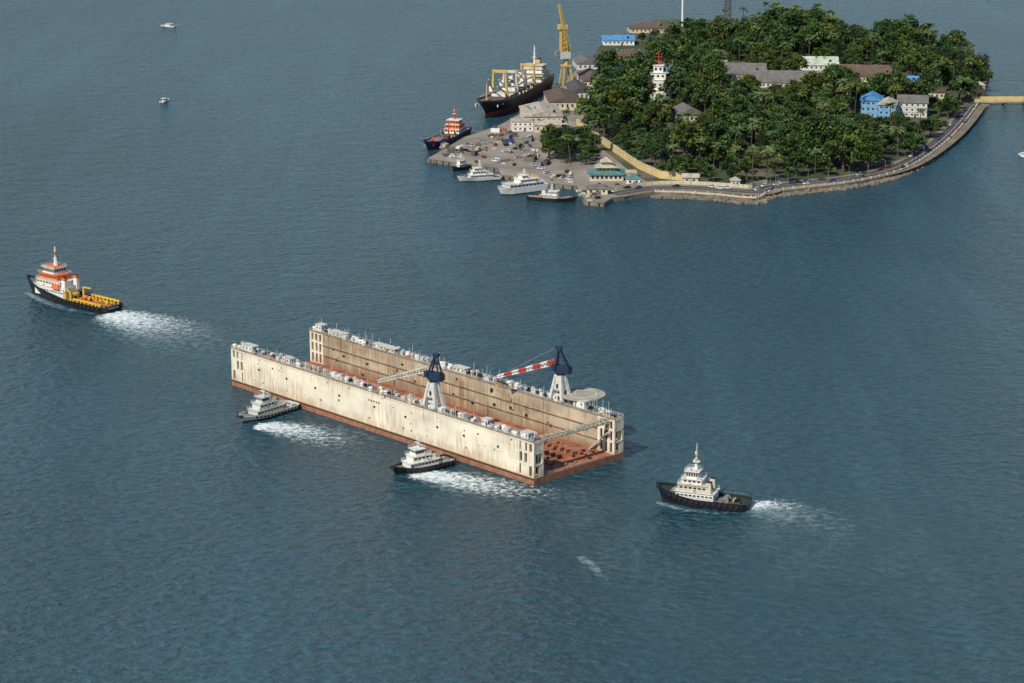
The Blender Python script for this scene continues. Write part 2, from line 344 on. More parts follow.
# ---------- floating dry dock ----------
A = W(233,385); Bp = W(533,486)
ax = (Bp-A); DL = ax.length; ang = math.atan2(ax.y, ax.x)+math.radians(.3)
dirx = Vector((math.cos(ang), math.sin(ang), 0)); diry = Vector((-dirx.y, dirx.x, 0))
DW = 47.2
mid = (A+Bp)/2+diry*DW/2
b = Bd('floating_dry_dock', tuple(mid), ang)
hl = DL/2; hw = DW/2; PZ = 2.6; TZ = 16.4; T = 5.0
b.box('pontoon', ANTIF, (0,0,PZ/2-1), (DL, DW, PZ+2))
b.box('pontoon_deck', DOCKFLOOR, (0,0,PZ+.04), (DL-.3, DW-2*T-.1, .08))
for s in (-1,1): b.box('pontoon_rubbing_strake', BLACK, (0,s*(hw+.12),PZ-.3), (DL,.24,.3))
for s in (-1,1):
    yc = s*(hw-T/2)
    EN = 9.0
    xa, xb = -hl+EN, hl-EN
    b.box('wing_wall', CREAM, (0, yc+s*.2, (PZ+TZ)/2), (xb-xa, T-.4, TZ-PZ))
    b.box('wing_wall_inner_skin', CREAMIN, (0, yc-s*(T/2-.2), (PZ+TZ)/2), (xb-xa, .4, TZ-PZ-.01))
    b.box('wall_top_deck', TOPDECK, (0, yc, TZ+.06), (DL-.2, T+.5, .16))
    for e in (-1,1):
        xe = e*(hl-EN/2)
        for zz in (PZ+.2, PZ+4.8, PZ+9.4, TZ-.4):
            b.box('end_floors', CREAM, (xe, yc, zz), (EN, T, .7 if zz > PZ+1 else .4))
        for k in range(4):
            xx = e*(hl-.6-k*(EN-1.2)/3)
            for ss in (-1,1): b.box('end_columns', CREAM, (xx, yc+ss*(T/2-.4), (PZ+TZ)/2), (1.2,.78,TZ-PZ-.04))
        b.box('end_shade_fill', DARK, (xe-e*1.0, yc, (PZ+TZ)/2), (EN-3, T-2.4, TZ-PZ-.2))  # near-black fill stands in for the shade inside the end openings
        b.box('end_panels', CREAM, (e*(hl-EN*.5-EN/6+.0), yc+s*(T/2-.25), PZ+2.4), (2.0,.3,4.2))
        b.box('end_panels', CREAM, (e*(hl-EN*.5), yc+s*(T/2-.27), PZ+2.4), (2.0,.3,4.2))
        b.box('end_panels', CREAM, (e*(hl-1.9), yc+s*(T/2-.25), PZ+7.2), (1.6,.3,4.2))
        b.box('end_panels', CREAM, (e*(hl-EN*.5-EN/6), yc+s*(T/2-.25), PZ+11.8), (2.4,.3,3.8))
        b.box('end_panels', CREAM, (e*(hl-.25), yc+1.2, PZ+2.6), (.3,1.6,4.4)); b.box('end_panels', CREAM, (e*(hl-.25), yc, PZ+11.8), (.3,3.6,3.8))
    b.box('outer_stringer', CREAM, (0, s*(hw+.1), TZ-.5), (DL-.4,.25,.35)); b.box('outer_stringer', CREAM, (0, s*(hw+.1), PZ+.5), (DL-.4,.25,.3))
    yi = s*(hw-T)
    for zz in (PZ+4.5, PZ+9): b.box('inner_ledge', TOPDECK, (0, yi-s*.35, zz), (xb-xa,.7,.2))
    x = xa+4
    while x < xb:
        b.box('inner_ribs', CREAMIN, (x, yi-s*.1, (PZ+TZ)/2), (.25,.25,TZ-PZ-.3))
        for q in range(3):
            if R.random() < .45: b.box('inner_fittings', BLACK, (x+R.uniform(1,6), yi-s*.25, R.uniform(PZ+1,TZ-2)), (R.uniform(.3,1.3),.5,R.uniform(.3,1.1)))
        x += R.uniform(8,14)
    for i in range(34):
        x = R.uniform(xa+2, xb-2); z = R.choice([PZ+3.3, PZ+6.3, PZ+10.4, PZ+12.2])+R.uniform(-.4,.4)
        b.box('vents', DARK if R.random() < .5 else ANTIF, (x, s*(hw+.02), z), (R.choice([.4,.5,.8,1.0]), .1, R.choice([.3,.5,.8])))
    for i in range(9):
        x = xa+9+i*(DL-36)/8+R.uniform(-2,2)
        b.cyl('bollards_side', BLACK, (x, s*(hw-.1), PZ+8.2), (x, s*(hw+.5), PZ+8.2), .4)
    for i in range(5): b.box('name_lettering', DARK, (-2+i*1.5, s*(hw+.02), TZ-3.6), (.8,.06,.6))
    for ys in (hw+.15, hw-T-.15):
        b.rail('railings', GREYW, [(-hl+.3, s*ys, TZ+.14), (hl-.3, s*ys, TZ+.14)], 1.15, 2.6, .06)
    for dy in (-1.9,1.9): b.box('crane_rail', STEEL, (0, yc+dy, TZ+.26), (DL-8,.18,.25))
    x = -hl+1.5
    while x < hl-2:
        k = R.random(); z0 = TZ+.14; y = yc+R.uniform(-1.7,1.7)
        if k < .17:
            b.cyl('capstans', WHITE, (x,y,z0), (x,y,z0+1.1), .9,.65,10); b.cyl('capstans', WHITE, (x,y,z0+1.1), (x,y,z0+1.6), 1.05,.8,10)
        elif k < .38:
            b.box('deck_lockers', R.choice([WHITE,WHITE,GREYW,CREAM2]), (x,y,z0+.8), (R.uniform(.8,3.2),R.uniform(.8,2),R.uniform(.9,2.4)))
        elif k < .54:
            for dd in (-.8,.8): b.cyl('bollards', BLACK, (x+dd,y,z0), (x+dd,y,z0+1.3), .4,.48,8)
        elif k < .66:
            b.cyl('ventilators', GREYW, (x,y,z0), (x,y,z0+1.9), .3,.3); b.cyl('ventilators', GREYW, (x-.1,y,z0+1.9), (x+.7,y,z0+2.2), .6,.65)
        elif k < .90:
            b.box('deck_scrap', R.choice([STEEL, ANTIF, BLACK, REDP if R.random()<.3 else BLACK]), (x,y,z0+.5), (R.uniform(.6,2.0),R.uniform(.5,1.6),R.uniform(.5,1.5)))
        elif k < .95: winch(b, x, yc, z0, .9, R.choice([WHITE,STEEL]))
        if R.random() < .55: b.cyl('lamp_posts', GREYW, (x,yc+s*2.2,z0), (x,yc+s*2.2,z0+R.choice([2.2,2.2,3.2,4.8])), .11,.08,4)
        x += R.uniform(.9,1.9)
for (x,y,lx,ly,h) in ((-hl+10,-(hw-T/2),7,3.2,2.6),(-hl+36,-(hw-T/2),5,3,2.4),(hl-28,-(hw-T/2),3.2,2.6,2.6),(hl-6,-(hw-T/2),4,3.4,2.4),(-hl+5,hw-T/2,4,3.2,3.0),(-hl+17,hw-T/2,10,3.4,1.8),(-hl+48,hw-T/2,14,3.2,1.8),(-hl+95,hw-T/2,7,3.2,2.2),(hl-20,hw-T/2,6,3.6,3.2),(hl-34,hw-T/2,4,3,2.4)):
    b.box('control_house', WHITE if h > 2.3 else CREAM2, (x,y,TZ+.14+h/2), (lx,ly,h)); b.box('control_house_roof', GREYW, (x,y,TZ+.2+h), (lx+.5,ly+.5,.14))
    winrow(b, (x,y), (lx,ly), max(2,int(lx/2.2)), TZ+.14+h*.6, .7, w=.7)
x = -hl+10
while x < hl-8:
    b.box('keel_blocks', BLACK, (x,0,PZ+.9), (1.1,1.6,1.6))
    for yy in (-7.5,7.5): b.box('side_blocks', ANTIF, (x,yy,PZ+.8), (1.0,2.2,1.4))
    x += 3.4
for i in range(50): b.box('floor_debris', R.choice([BLACK, STEEL, TOPDECK]), (R.uniform(-hl+4,hl-2), R.uniform(-14,14), PZ+.5), (R.uniform(.4,2.2),R.uniform(.4,1.6),R.uniform(.4,1.0)))
for i in range(40): b.box('floor_debris', R.choice([BLACK, STEEL]), (R.uniform(hl-30,hl-2), R.uniform(-16,16), PZ+.4), (R.uniform(.3,1.2),R.uniform(.3,1.2),R.uniform(.4,1.2)))
b.rail('apron_rail', GREYW, [(hl-.4,-hw+T+.5,PZ+.1),(hl-.4,hw-T-.5,PZ+.1)], 1.0, 3, .05)
xx = hl-3.5; g = hw-T+.2
for s in (-1,1): b.truss('swing_bridge', CREAM2, (xx,s*g,TZ-.6), (xx,s*.4,TZ-1.0), 1.6, 2.2, 7, .2, 1.6, 1.1)
b.box('swing_bridge_walk', CREAM2, (xx,0,TZ-1.3), (1.3,2*g,.12))
for s in (-1,1):
    b.beam('stairs', GREYW, (hl-12, s*(hw-T-.8), PZ), (hl-2, s*(hw-T-.8), TZ-5), .25); b.beam('stairs', GREYW, (hl-12, s*(hw-T-1.6), PZ), (hl-2, s*(hw-T-1.6), TZ-5), .25)
    for i in range(16): b.box('stairs', GREYW, (hl-12+i*10/16, s*(hw-T-1.2), PZ+.3+i*(TZ-5-PZ)/16), (.4,.9,.08))
# helideck
hx, hy = hl-25, hw+3.0
hz = TZ+3.0
b.cyl('helideck', mat('helideck_paint', (.40,.37,.28), .85, .3, .3), (hx,hy,hz), (hx,hy,hz+.5), 8.8, 8.8, 40)
b.cyl('helideck_marking', LINEP, (hx,hy,hz+.5), (hx,hy,hz+.504), 5.4, 5.4, 40)
b.cyl('helideck_centre', mat('helideck_paint2', (.37,.35,.27), .85, .3, .3), (hx,hy,hz+.504), (hx,hy,hz+.508), 5.1, 5.1, 40)
for i in range(10):
    t = i*math.pi/5
    b.beam('helideck_struts', GREYW, (hx+math.cos(t)*8.1, hy+math.sin(t)*8.1, hz), (hx+math.cos(t)*2.0, min(hy+math.sin(t)*2, hw-.3), TZ-.5 if math.sin(t) < 0.3 else TZ-6), .18)
def dock_crane(x, y, aim, jibmats, lift, tilt=1):
    z = TZ+.4
    for sx in (-3.0,3.0):
        for sy in (-2.0,2.0):
            b.box('crane_bogies', STEEL, (x+sx,y+sy,z+.4), (1.8,.7,.9))
    P = [(x+sx*3.2, y+sy*2.1) for sx,sy in ((-1,-1),(1,-1),(1,1),(-1,1))]
    h1 = 10.5
    for i in range(4):
        (xa_,ya_) = P[i]
        b.cyl('crane_legs', GREYW, (xa_,ya_,z+.8), (x+(xa_-x)*.42, y+(ya_-y)*.5, z+h1), .95,.65,4)
        (xb_,yb_) = P[(i+1)%4]
        b.cyl('crane_legs', GREYW, (x+(xa_-x)*.75, y+(ya_-y)*.8, z+5), (x+(xb_-x)*.75, y+(yb_-y)*.8, z+5), .35,.35,4)
    b.box('crane_pedestal', GREYW, (x,y,z+7.4), (4.2,3.4,6.2), taper=(.7,.8))
    b.box('crane_pedestal', GREYW, (x,y,z+2.2), (6.0,1.8,1.0))
    b.box('crane_pedestal_door', DARK, (x,y-1.72,z+6.0), (1,.14,2))
    b.cyl('crane_slewing_ring', BLACK, (x,y,z+h1), (x,y,z+h1+.7), 1.7,1.7,14)
    ca, sa = math.cos(aim), math.sin(aim)
    def q(f, s_, zz): return (x+ca*f-sa*s_, y+sa*f+ca*s_, z+h1+zz)
    b.box('crane_machine_house', NAVY, q(-1.0,0,2.3), (5.4,3.2,3.0), rz=aim)
    b.box('crane_cab', NAVY, q(2.2,1.4,3.0), (1.6,1.5,2.4), rz=aim); b.box('crane_cab_glass', GLASS, q(3.0,1.4,3.3), (.15,1.3,1.2), rz=aim)
    for s_ in (-1.2,1.2):
        b.cyl('crane_a_frame', NAVY, q(1.6,s_,3.5), q(-1.2*tilt,s_*.4,11.0), .42,.32,6)
        b.cyl('crane_a_frame', NAVY, q(-3.0,s_,3.5), q(-1.2*tilt,s_*.4,11.0), .36,.3,6)
        b.beam('crane_a_frame', NAVY, q(0,s_*.8,7.0), q(-2,s_*.7,7.0), .25)
    b.box('crane_a_frame', NAVY, q(-1.4*tilt,0,10.8), (2.4,1.6,1.1), rz=aim)
    b.box('crane_counterweight', BLACK, q(-3.6,0,2.0), (1.3,3.0,2.4), rz=aim)
    J = 26; n = 8; p0 = Vector(q(2.0,0,5.0)); p1 = Vector(q(J,0,1.6+lift))
    for i in range(n):
        a_ = p0.lerp(p1, i/n); c_ = p0.lerp(p1, (i+1)/n)
        nm = jibmats[i%len(jibmats)]
        w0 = 1.9*(1-.55*i/n); w1 = 1.9*(1-.55*(i+1)/n)
        b.truss('crane_jib_'+nm.name, nm, a_, c_, w0, w0, 2, .22, w1, w1)
    top = Vector(q(-1.2*tilt,0,11.0))
    for dz in (0,.5): b.beam('crane_ropes', STEEL, top+Vector((0,0,dz)), p1, .06)
    b.beam('crane_ropes', STEEL, p1, p1-Vector((0,0,3)), .06); b.box('crane_hook', YEL, tuple(p1-Vector((0,0,3.6))), (.6,.6,1.2))
def loc_of(u, v):
    p = W(u, v, TZ)-Vector(mid); p.z = 0
    return p.dot(dirx)
dock_crane(loc_of(433,409), -(hw-T/2), math.radians(194), [CREAM2, GREYW], -5.5, 1)
dock_crane(loc_of(555,403), hw-T/2, math.radians(206), [REDP, WHITE], -5.0, -.6)
b.done()

# ---------- island ----------
coast_px = [(427,162),(452,166),(498,172),(500,179),(520,181),(540,186),(577,190),(584,205),(604,207),(612,202),(655,196),(700,197),(752,203),(764,201),(768,196),(810,191),(850,187),(885,180),(912,171),(935,156),(956,138),(972,118),(981,104),(984,90),(990,76),(984,66),(940,58),(900,50),(860,42),(800,34),(760,27),(700,22),(655,22),(640,30),(628,44),(600,48),(592,60),(577,70),(563,86),(538,106),(499,128),(464,140)]
coast = [W(u,v) for u,v in coast_px]
GZ = 2.2
def slab(name, pts, z0, z1, m, ms):
    n = len(pts); vs = [(p.x,p.y,z1) for p in pts]+[(p.x,p.y,z0) for p in pts]
    bm = bmesh.new(); V = [bm.verts.new(v) for v in vs]
    f = bm.faces.new(V[:n]); f.normal_update()
    if f.normal.z < 0: f.normal_flip()
    for i in range(n):
        j = (i+1)%n; g = bm.faces.new((V[i],V[j],V[n+j],V[n+i])); g.material_index = 1
    bmesh.ops.triangulate(bm, faces=[f])
    me = bpy.data.meshes.new(name); bm.to_mesh(me); bm.free(); me.materials.append(m); me.materials.append(ms)
    o = bpy.data.objects.new(name, me); COL.objects.link(o); return o
slab('island_terrain', coast, -3, GZ, EARTH, SEAW)
quay_px = [(428,162),(452,165.6),(498,171.5),(501,178.5),(520,180.6),(540,185.5),(577,189.5),(585,204.5),(604,206.3),(612,201.3),(655,195.4),(650,187),(636,180),(612,160),(585,140),(578,128),(590,112),(600,90),(594,72),(600,60),(593,60.5),(578,70.5),(564,86.5),(539,106.5),(500,128.3),(465,140.5)]
slab('quay_pavement', [W(u,v) for u,v in quay_px], GZ-.3, GZ+.03, CONC, CONC)
b = Bd('quay_fenders', (0,0,0))
for a, c in ((W(428,162),W(452,166)),(W(452,166),W(498,172)),(W(500,179),W(540,186)),(W(540,186),W(577,190)),(W(584,205),W(604,207)),(W(464,140),W(427,162))):
    n = max(1,int((c-a).length/5))
    for i in range(n): q = a.lerp(c,(i+.5)/n); b.cyl('rubber_fender', RUBBER, (q.x,q.y-.2,-.5), (q.x,q.y-.2,2.0), .45)
b.done()

def ribbon(name, pts, offs, z, m, th=0):
    P = [Vector((p[0],p[1])) for p in pts]; vs = []; fs = []
    for i, p in enumerate(P):
        d = (P[min(i+1,len(P)-1)]-P[max(i-1,0)]).normalized(); nrm = Vector((-d.y,d.x))
        for o in offs:
            q = p+nrm*o; vs.append((q.x,q.y,z+th)); vs.append((q.x,q.y,z))
    for i in range(len(P)-1):
        a = i*4; c = a+4
        fs.append((a,c,c+2,a+2))
        if th: fs += [(a+1,c+1,c,a),(a+2,c+2,c+3,a+3)]
    if th: fs += [(0,2,3,1)]
    o = single(name, vs, fs, m)
    return o
def smooth(pts, k=3):
    for _ in range(k):
        q = [pts[0]]
        for a, c in zip(pts[:-1], pts[1:]): q += [a.lerp(c,.25), a.lerp(c,.75)]
        q.append(pts[-1]); pts = q
    return pts
road_c = smooth([W(u,v) for u,v in [(612,198),(655,191),(700,191.5),(752,196),(764,194.5),(768,190.5),(810,186),(850,182),(883,175.5),(907,167),(929,153),(950,136),(966,117),(974,104.5),(1024,104),(1100,104)]], 3)
isl = [p for p in road_c if p.x < W(977,104.5).x]
ribbon('coast_road', isl, (-5.0,5.0), GZ+.05, ASPH)
ribbon('road_centre_line', isl, (-.12,.12), GZ+.056, LINEP)
ribbon('kerb', isl, (5.0,5.3), GZ, KERB, .17); ribbon('kerb', isl, (-5.3,-5.0), GZ, KERB, .17)
ribbon('promenade_pavement', isl, (-10,-5.3), GZ, PROM, .14)
ribbon('promenade_pavement', isl, (5.3,8), GZ, PROM, .14)
shore = smooth([W(u,v) for u,v in coast_px[10:23]], 2)
def inset(pts, d):
    out = []
    for i, p in enumerate(pts):
        t = (pts[min(i+1,len(pts)-1)]-pts[max(i-1,0)]).normalized(); out.append(p+Vector((-t.y,t.x,0))*d)
    return out
sh = inset(shore, .9)
ribbon('sea_parapet_wall', sh, (-.3,.3), GZ-.4, PARA, 1.3)
b = Bd('sea_wall_piers', (0,0,0))
for i in range(0, len(sh)-1):
    a, c = sh[i], sh[i+1]; n = max(1, int((c-a).length/6))
    for k in range(n):
        p = a.lerp(c, k/n); b.box('pier', PARA, (p.x,p.y,GZ+.7), (.8,.8,1.6))
b.done()
gw = inset([p for p in isl[:46]], 9.5)
ribbon('garden_wall', gw, (-.2,.2), GZ, PARA, 2.2)
def rocks(name, pts, n, seed):
    rr = random.Random(seed); bm = bmesh.new()
    for i in range(n):
        k = rr.randrange(len(pts)-1); p = pts[k].lerp(pts[k+1], rr.random())
        s = rr.uniform(.6,2.2); M = Matrix.Translation((p.x+rr.uniform(-2,1), p.y+rr.uniform(-6.5,.5), rr.uniform(-.5,.5)))@Matrix.Rotation(rr.uniform(0,6),4,'Z')@Matrix.Diagonal((s,s*rr.uniform(.6,1.3),s*rr.uniform(.4,.8),1))
        g = bmesh.ops.create_icosphere(bm, subdivisions=1, radius=1, matrix=M)
        for v in g['verts']: v.co += Vector((rr.uniform(-.2,.2),rr.uniform(-.2,.2),rr.uniform(-.2,.2)))*s
    me = bpy.data.meshes.new(name); bm.to_mesh(me); bm.free(); me.materials.append(SEAW); o = bpy.data.objects.new(name, me); COL.objects.link(o)
rocks('shore_rocks', shore, 1500, 5)

# causeway bridge at right
b = Bd('causeway_bridge', (0,0,0))
p0 = W(973,104.5); p1 = W(1140,104)
d = (p1-p0); L = d.length; an = math.atan2(d.y,d.x); c = (p0+p1)/2
b.box('bridge_deck', CONC, (c.x,c.y,GZ+.3), (L,11,1.0), rz=an); b.box('road_surface', ASPH, (c.x,c.y,GZ+.83), (L,8,.04), rz=an)
nx = Vector((-math.sin(an), math.cos(an),0))
for s in (-5.3,5.3):
    q = c+nx*s; b.box('yellow_parapet', YWALL, (q.x,q.y,GZ+1.7), (L,.5,1.9), rz=an)
n = int(L/14)
for i in range(n):
    q = p0.lerp(p1,(i+.5)/n)
    for s in (-4,4): r_ = q+nx*s; b.cyl('piles', SEAW, (r_.x,r_.y,-3), (r_.x,r_.y,GZ), .8,.8,8)
b.done()

# ---------- buildings ----------
CLEAR = []
def roof(b, m, w, d, z, h, kind, ov=.8, part='roof'):
    X, Y = w/2+ov, d/2+ov
    if kind == 'flat':
        b.box(part, m, (0,0,z+.15), (w+.6,d+.6,.3)); b.box('parapet', KERB, (0,-d/2-.1,z+.6), (w+.4,.3,.7)); b.box('parapet', KERB, (0,d/2+.1,z+.6), (w+.4,.3,.7)); return
    if w >= d: r1, r2 = (-X+(Y if kind == 'hip' else 0),0), (X-(Y if kind == 'hip' else 0),0)
    else: r1, r2 = (0,-Y+(X if kind == 'hip' else 0)), (0,Y-(X if kind == 'hip' else 0))
    a,bb,c,dd = (-X,-Y,z),(X,-Y,z),(X,Y,z),(-X,Y,z); p = (*r1,z+h); q = (*r2,z+h)
    if w >= d: fs = [(a,bb,q,p),(c,dd,p,q),(dd,a,p),(bb,c,q)]
    else: fs = [(a,bb,p),(bb,c,q,p),(c,dd,q),(dd,a,p,q)]
    for f in fs: b.face(part, m, f)
    b.face(part, m, [dd,c,bb,a])
def house(name, u, v, w, d, h, rot, wm, rm_, kind='hip', rh=3, st=2, clear=50, z=GZ):
    p = W(u, v); b = Bd(name, (p.x,p.y,z), math.radians(rot))
    b.box('walls', wm, (0,0,h/2), (w,d,h))
    sh_ = h/st
    for k in range(st):
        winrow(b, (0,0), (w*.94,d), max(2,int(w/3.5)), sh_*(k+.55), sh_*.35, w=1.3)
        if k: b.box('floor_band', KERB, (0,0,sh_*k), (w+.25,d+.25,.25))
    b.box('door', RBRN, (w*.1,-d/2-.05,1.15), (1.6,.16,2.3))
    roof(b, rm_, w, d, h, rh, kind)
    if w >= 24:
        for i in range(4): b.box('roof_vents', STEEL, (R.uniform(-w*.35,w*.35), R.uniform(-d*.12,d*.12), h+rh*.9), (1.4,1.4,1.4))
        b.cyl('water_tank', DARK, (w*.3,-d*.3,h+.3*rh), (w*.3,-d*.3,h+.3*rh+2), .9,.9)
    b.done(); CLEAR.append((p.x, p.y, w/2+4, d/2+2, clear*1.35 if clear > 30 else clear))
qa = math.degrees(math.atan2((W(557,86)-W(428,162)).y, (W(557,86)-W(428,162)).x))
house('warehouse', 541,123, 26,44,6, 4, CREAM2, RCRM, 'gable', 3, 1, 10)
house('warehouse', 562,108, 22,46,6, 4, CREAM2, RBRN, 'gable', 3, 1, 10)
house('quay_office', 522,133, 14,12,6, 5, WHITE, RCRM, 'flat', 1, 2, 10)
house('quay_office', 552,134, 24,14,5, 0, CREAM2, RCRM, 'hip', 2.5, 1, 10)
house('boat_shed', 577,99, 14,40,6, 4, GREYW, RDK, 'gable', 3, 1, 10)
house('boat_shed', 592,86, 18,44,5, 4, CREAM2, RBRN, 'gable', 3, 1, 10)
house('boat_shed', 585,70, 16,30,5, 6, GREYW, RGREY, 'gable', 3, 1, 10)
house('blue_roofed_shed', 618,46, 26,24,4, 0, WHITE, RBLUE, 'gable', 3, 1, 60)
house('barracks', 648,34, 34,20,4, 4, CREAM2, RBRN, 'hip', 4, 1, 50)
house('barracks', 628,62, 26,20,4, 3, CREAM2, RBRN, 'hip', 4, 1, 50)
house('blue_roofed_shed', 634,80, 30,20,5, -4, CREAM2, RBLUE, 'gable', 5, 1, 65)
house('blue_roofed_shed', 678,80, 16,20,6, 3, WHITE, RBLUE, 'gable', 4, 1, 65)
house('brown_roofed_house', 706,62, 34,22,5, -4, CREAM2, RBRN, 'hip', 5, 1, 50)
house('brown_roofed_house', 687,124, 18,22,6, 12, CREAM2, RGREY, 'gable', 5, 1, 60)
house('long_workshop', 782,88, 54,28,4, -7, CREAM2, RGREY, 'gable', 7, 1, 70)
house('long_workshop', 744,80, 32,26,4, -6, CREAM2, RGREY, 'gable', 7, 1, 70)
house('green_roofed_hall', 817,76, 30,26,8, -3, WHITE, RGRN, 'gable', 5, 2, 75)
house('long_workshop', 868,82, 46,28,4, -7, CREAM2, RBRN, 'gable', 7, 1, 70)
PBLUE = mat('pale_blue_render',(.18,.40,.62),.8,.25,.3,.5,(.12,.2,.28))
house('blue_apartment_block', 871,119, 14,18,12, -12, PBLUE, RBLUE, 'gable', 4, 3, 60)
house('blue_apartment_block', 887,122, 12,18,11, -12, PBLUE, RCRM, 'gable', 3, 3, 55)
house('grey_block', 912,118, 20,20,10, -10, GREYW, RGREY, 'gable', 4, 3, 50)
house('terrace_house', 932,100, 18,20,5, -10, CREAM2, RBRN, 'gable', 4, 1, 50)
house('terrace_house', 905,92, 20,20,6, -10, WHITE, RBLUE, 'gable', 4, 1, 50)
house('gatehouse', 976,98, 10,12,8, 0, YWALL, RCRM, 'hip', 3, 2, 30)
house('shore_kiosk', 735,190, 5,5,4, 0, WHITE, RCRM, 'hip', 2, 1, 5)
house('shore_kiosk', 690,187, 9,5,4, 0, CREAM2, RCRM, 'gable', 2, 1, 5)
house('shore_kiosk', 633,188, 8,6,4, 0, WHITE, RTEAL, 'hip', 2, 1, 5)
house('shore_kiosk', 597,197, 12,8,3.5, 0, CREAM2, RGREY, 'hip', 2, 1, 5)
p = W(606,182); b = Bd('waterfront_pavilion', (p.x,p.y,GZ), 0)
b.box('walls', CREAM2, (0,0,2), (20,16,4)); winrow(b,(0,0),(19,16),7,2.2,1.8,w=1.5)
for (w,d,z,h,m_) in ((20,16,4,2.4,RTEAL),(11,9,7.4,2.2,RCRM),(5,5,10.6,2.6,RCRM)):
    roof(b, m_, w, d, z, h, 'hip', 1.4, 'roof_%d' % int(z))
b.box('upper_walls', YWALL, (0,0,6.0), (10,8,2.8)); b.box('lantern', YWALL, (0,0,9.4), (4,4,2.6)); winrow(b,(0,0),(9.5,8),4,6.4,1.0)
b.box('wing', YWALL, (14,2,1.8), (8,10,3.6)); b.box('wing_roof', RCRM, (14,2,3.75), (9,11,.3))
b.done(); CLEAR.append((p.x,p.y,20,12,30))
p = W(658,103); b = Bd('harbour_control_tower', (p.x,p.y,GZ), math.radians(-8))
for i,(w,d,z,h) in enumerate(((18,14,0,8),(15,11,8,7),(11,8,15,5),(7,6,20,5))):
    b.box('tower_stage_%d'%i, WHITE, (0,0,z+h/2), (w,d,h)); b.box('cornice', WHITE, (0,0,z+h+.1), (w+1,d+1,.3)); winrow(b,(0,0),(w*.95,d),max(2,int(w/3.4)),z+h*.55,1.6 if i<3 else 2.0,w=1.5)
b.cyl('signal_mast', REDP, (0,0,25), (0,0,36), .4,.2,6); b.beam('signal_mast', REDP, (-3,0,31), (3,0,31), .2); b.beam('signal_mast', REDP, (-2,0,28), (2,0,28), .2)
b.done(); CLEAR.append((p.x,p.y,12,10,75))
p = W(682,45); b = Bd('white_radio_mast', (p.x,p.y,GZ)); b.cyl('pole', WHITE, (0,0,0), (0,0,72), 1.0,.7,8)
b.box('base', CONC, (0,0,.5), (4,4,1)); [b.beam('guys', STEEL, (0,0,45), (20*math.cos(t),20*math.sin(t),0), .05) for t in (0,2.1,4.2)]; b.done()
p = W(727,45); b = Bd('lattice_radio_tower', (p.x,p.y,GZ)); b.truss('lattice', RDK, (0,0,0), (0,0,80), 6, 6, 14, .5, 2.4, 2.4)
b.box('platform', RDK, (0,0,46), (6,6,.6)); b.beam('aerials', RDK, (3,0,44), (8,0,66), .3); b.done()

# quay wall crane (tall, ochre)
p = W(566,88); b = Bd('quay_crane', (p.x,p.y,GZ+.03), math.radians(20))
for sx in (-4,4):
    for sy in (-4,4): b.cyl('portal_legs', YEL2, (sx,sy,0), (sx*.55,sy*.55,14), .8,.7,4); b.box('bogies', STEEL, (sx,sy,.5), (3,1,1))
b.box('portal_top', YEL2, (0,0,14.5), (6.5,6.5,1.4)); b.cyl('slew_column', YEL2, (0,0,15), (0,0,20), 2,1.8,12)
b.box('machine_house', GREYW, (-1.5,0,22.5), (8,6,5.0)); b.box('cab', GREYW, (3.6,2.2,25), (2.5,2.5,3)); winrow(b,(3.6,2.2),(2.5,2.5),1,25.4,1.4)
b.box('tower_core', YEL2, (-2.4,0,33), (3.2,3.2,17), taper=(.7,.7))
b.truss('tower_frame', YEL2, (-2,0,25), (-3,0,44), 4.6, 4.6, 6, .4, 3.0, 3.0)
b.box('tower_head', YEL2, (-3,0,43.5), (6.5,5,3.4)); b.truss('jib', YEL2, (2,0,25), (-7,-3,60), 2.4, 2.4, 9, .35, 1.2, 1.2)
b.box('counterweight', STEEL, (-7,0,24), (3,5,4)); b.done()

# yellow perimeter wall
yw = [W(u,v) for u,v in [(577,128),(592,140),(612,154),(638,172),(660,182),(700,186)]]
b = Bd('yellow_perimeter_wall', (0,0,0))
for a, c in zip(yw[:-1], yw[1:]):
    d = c-a; m_ = (a+c)/2; an = math.atan2(d.y,d.x)
    b.box('wall', YWALL, (m_.x,m_.y,GZ+2.2), (d.length,.5,4.4), rz=an); b.box('coping', PARA, (m_.x,m_.y,GZ+4.5), (d.length,.9,.25), rz=an)
    n = max(1,int(d.length/7))
    for i in range(n): q = a.lerp(c,i/n); b.box('piers', PARA, (q.x,q.y,GZ+2.35), (.9,.9,4.9), rz=an)
b.done()

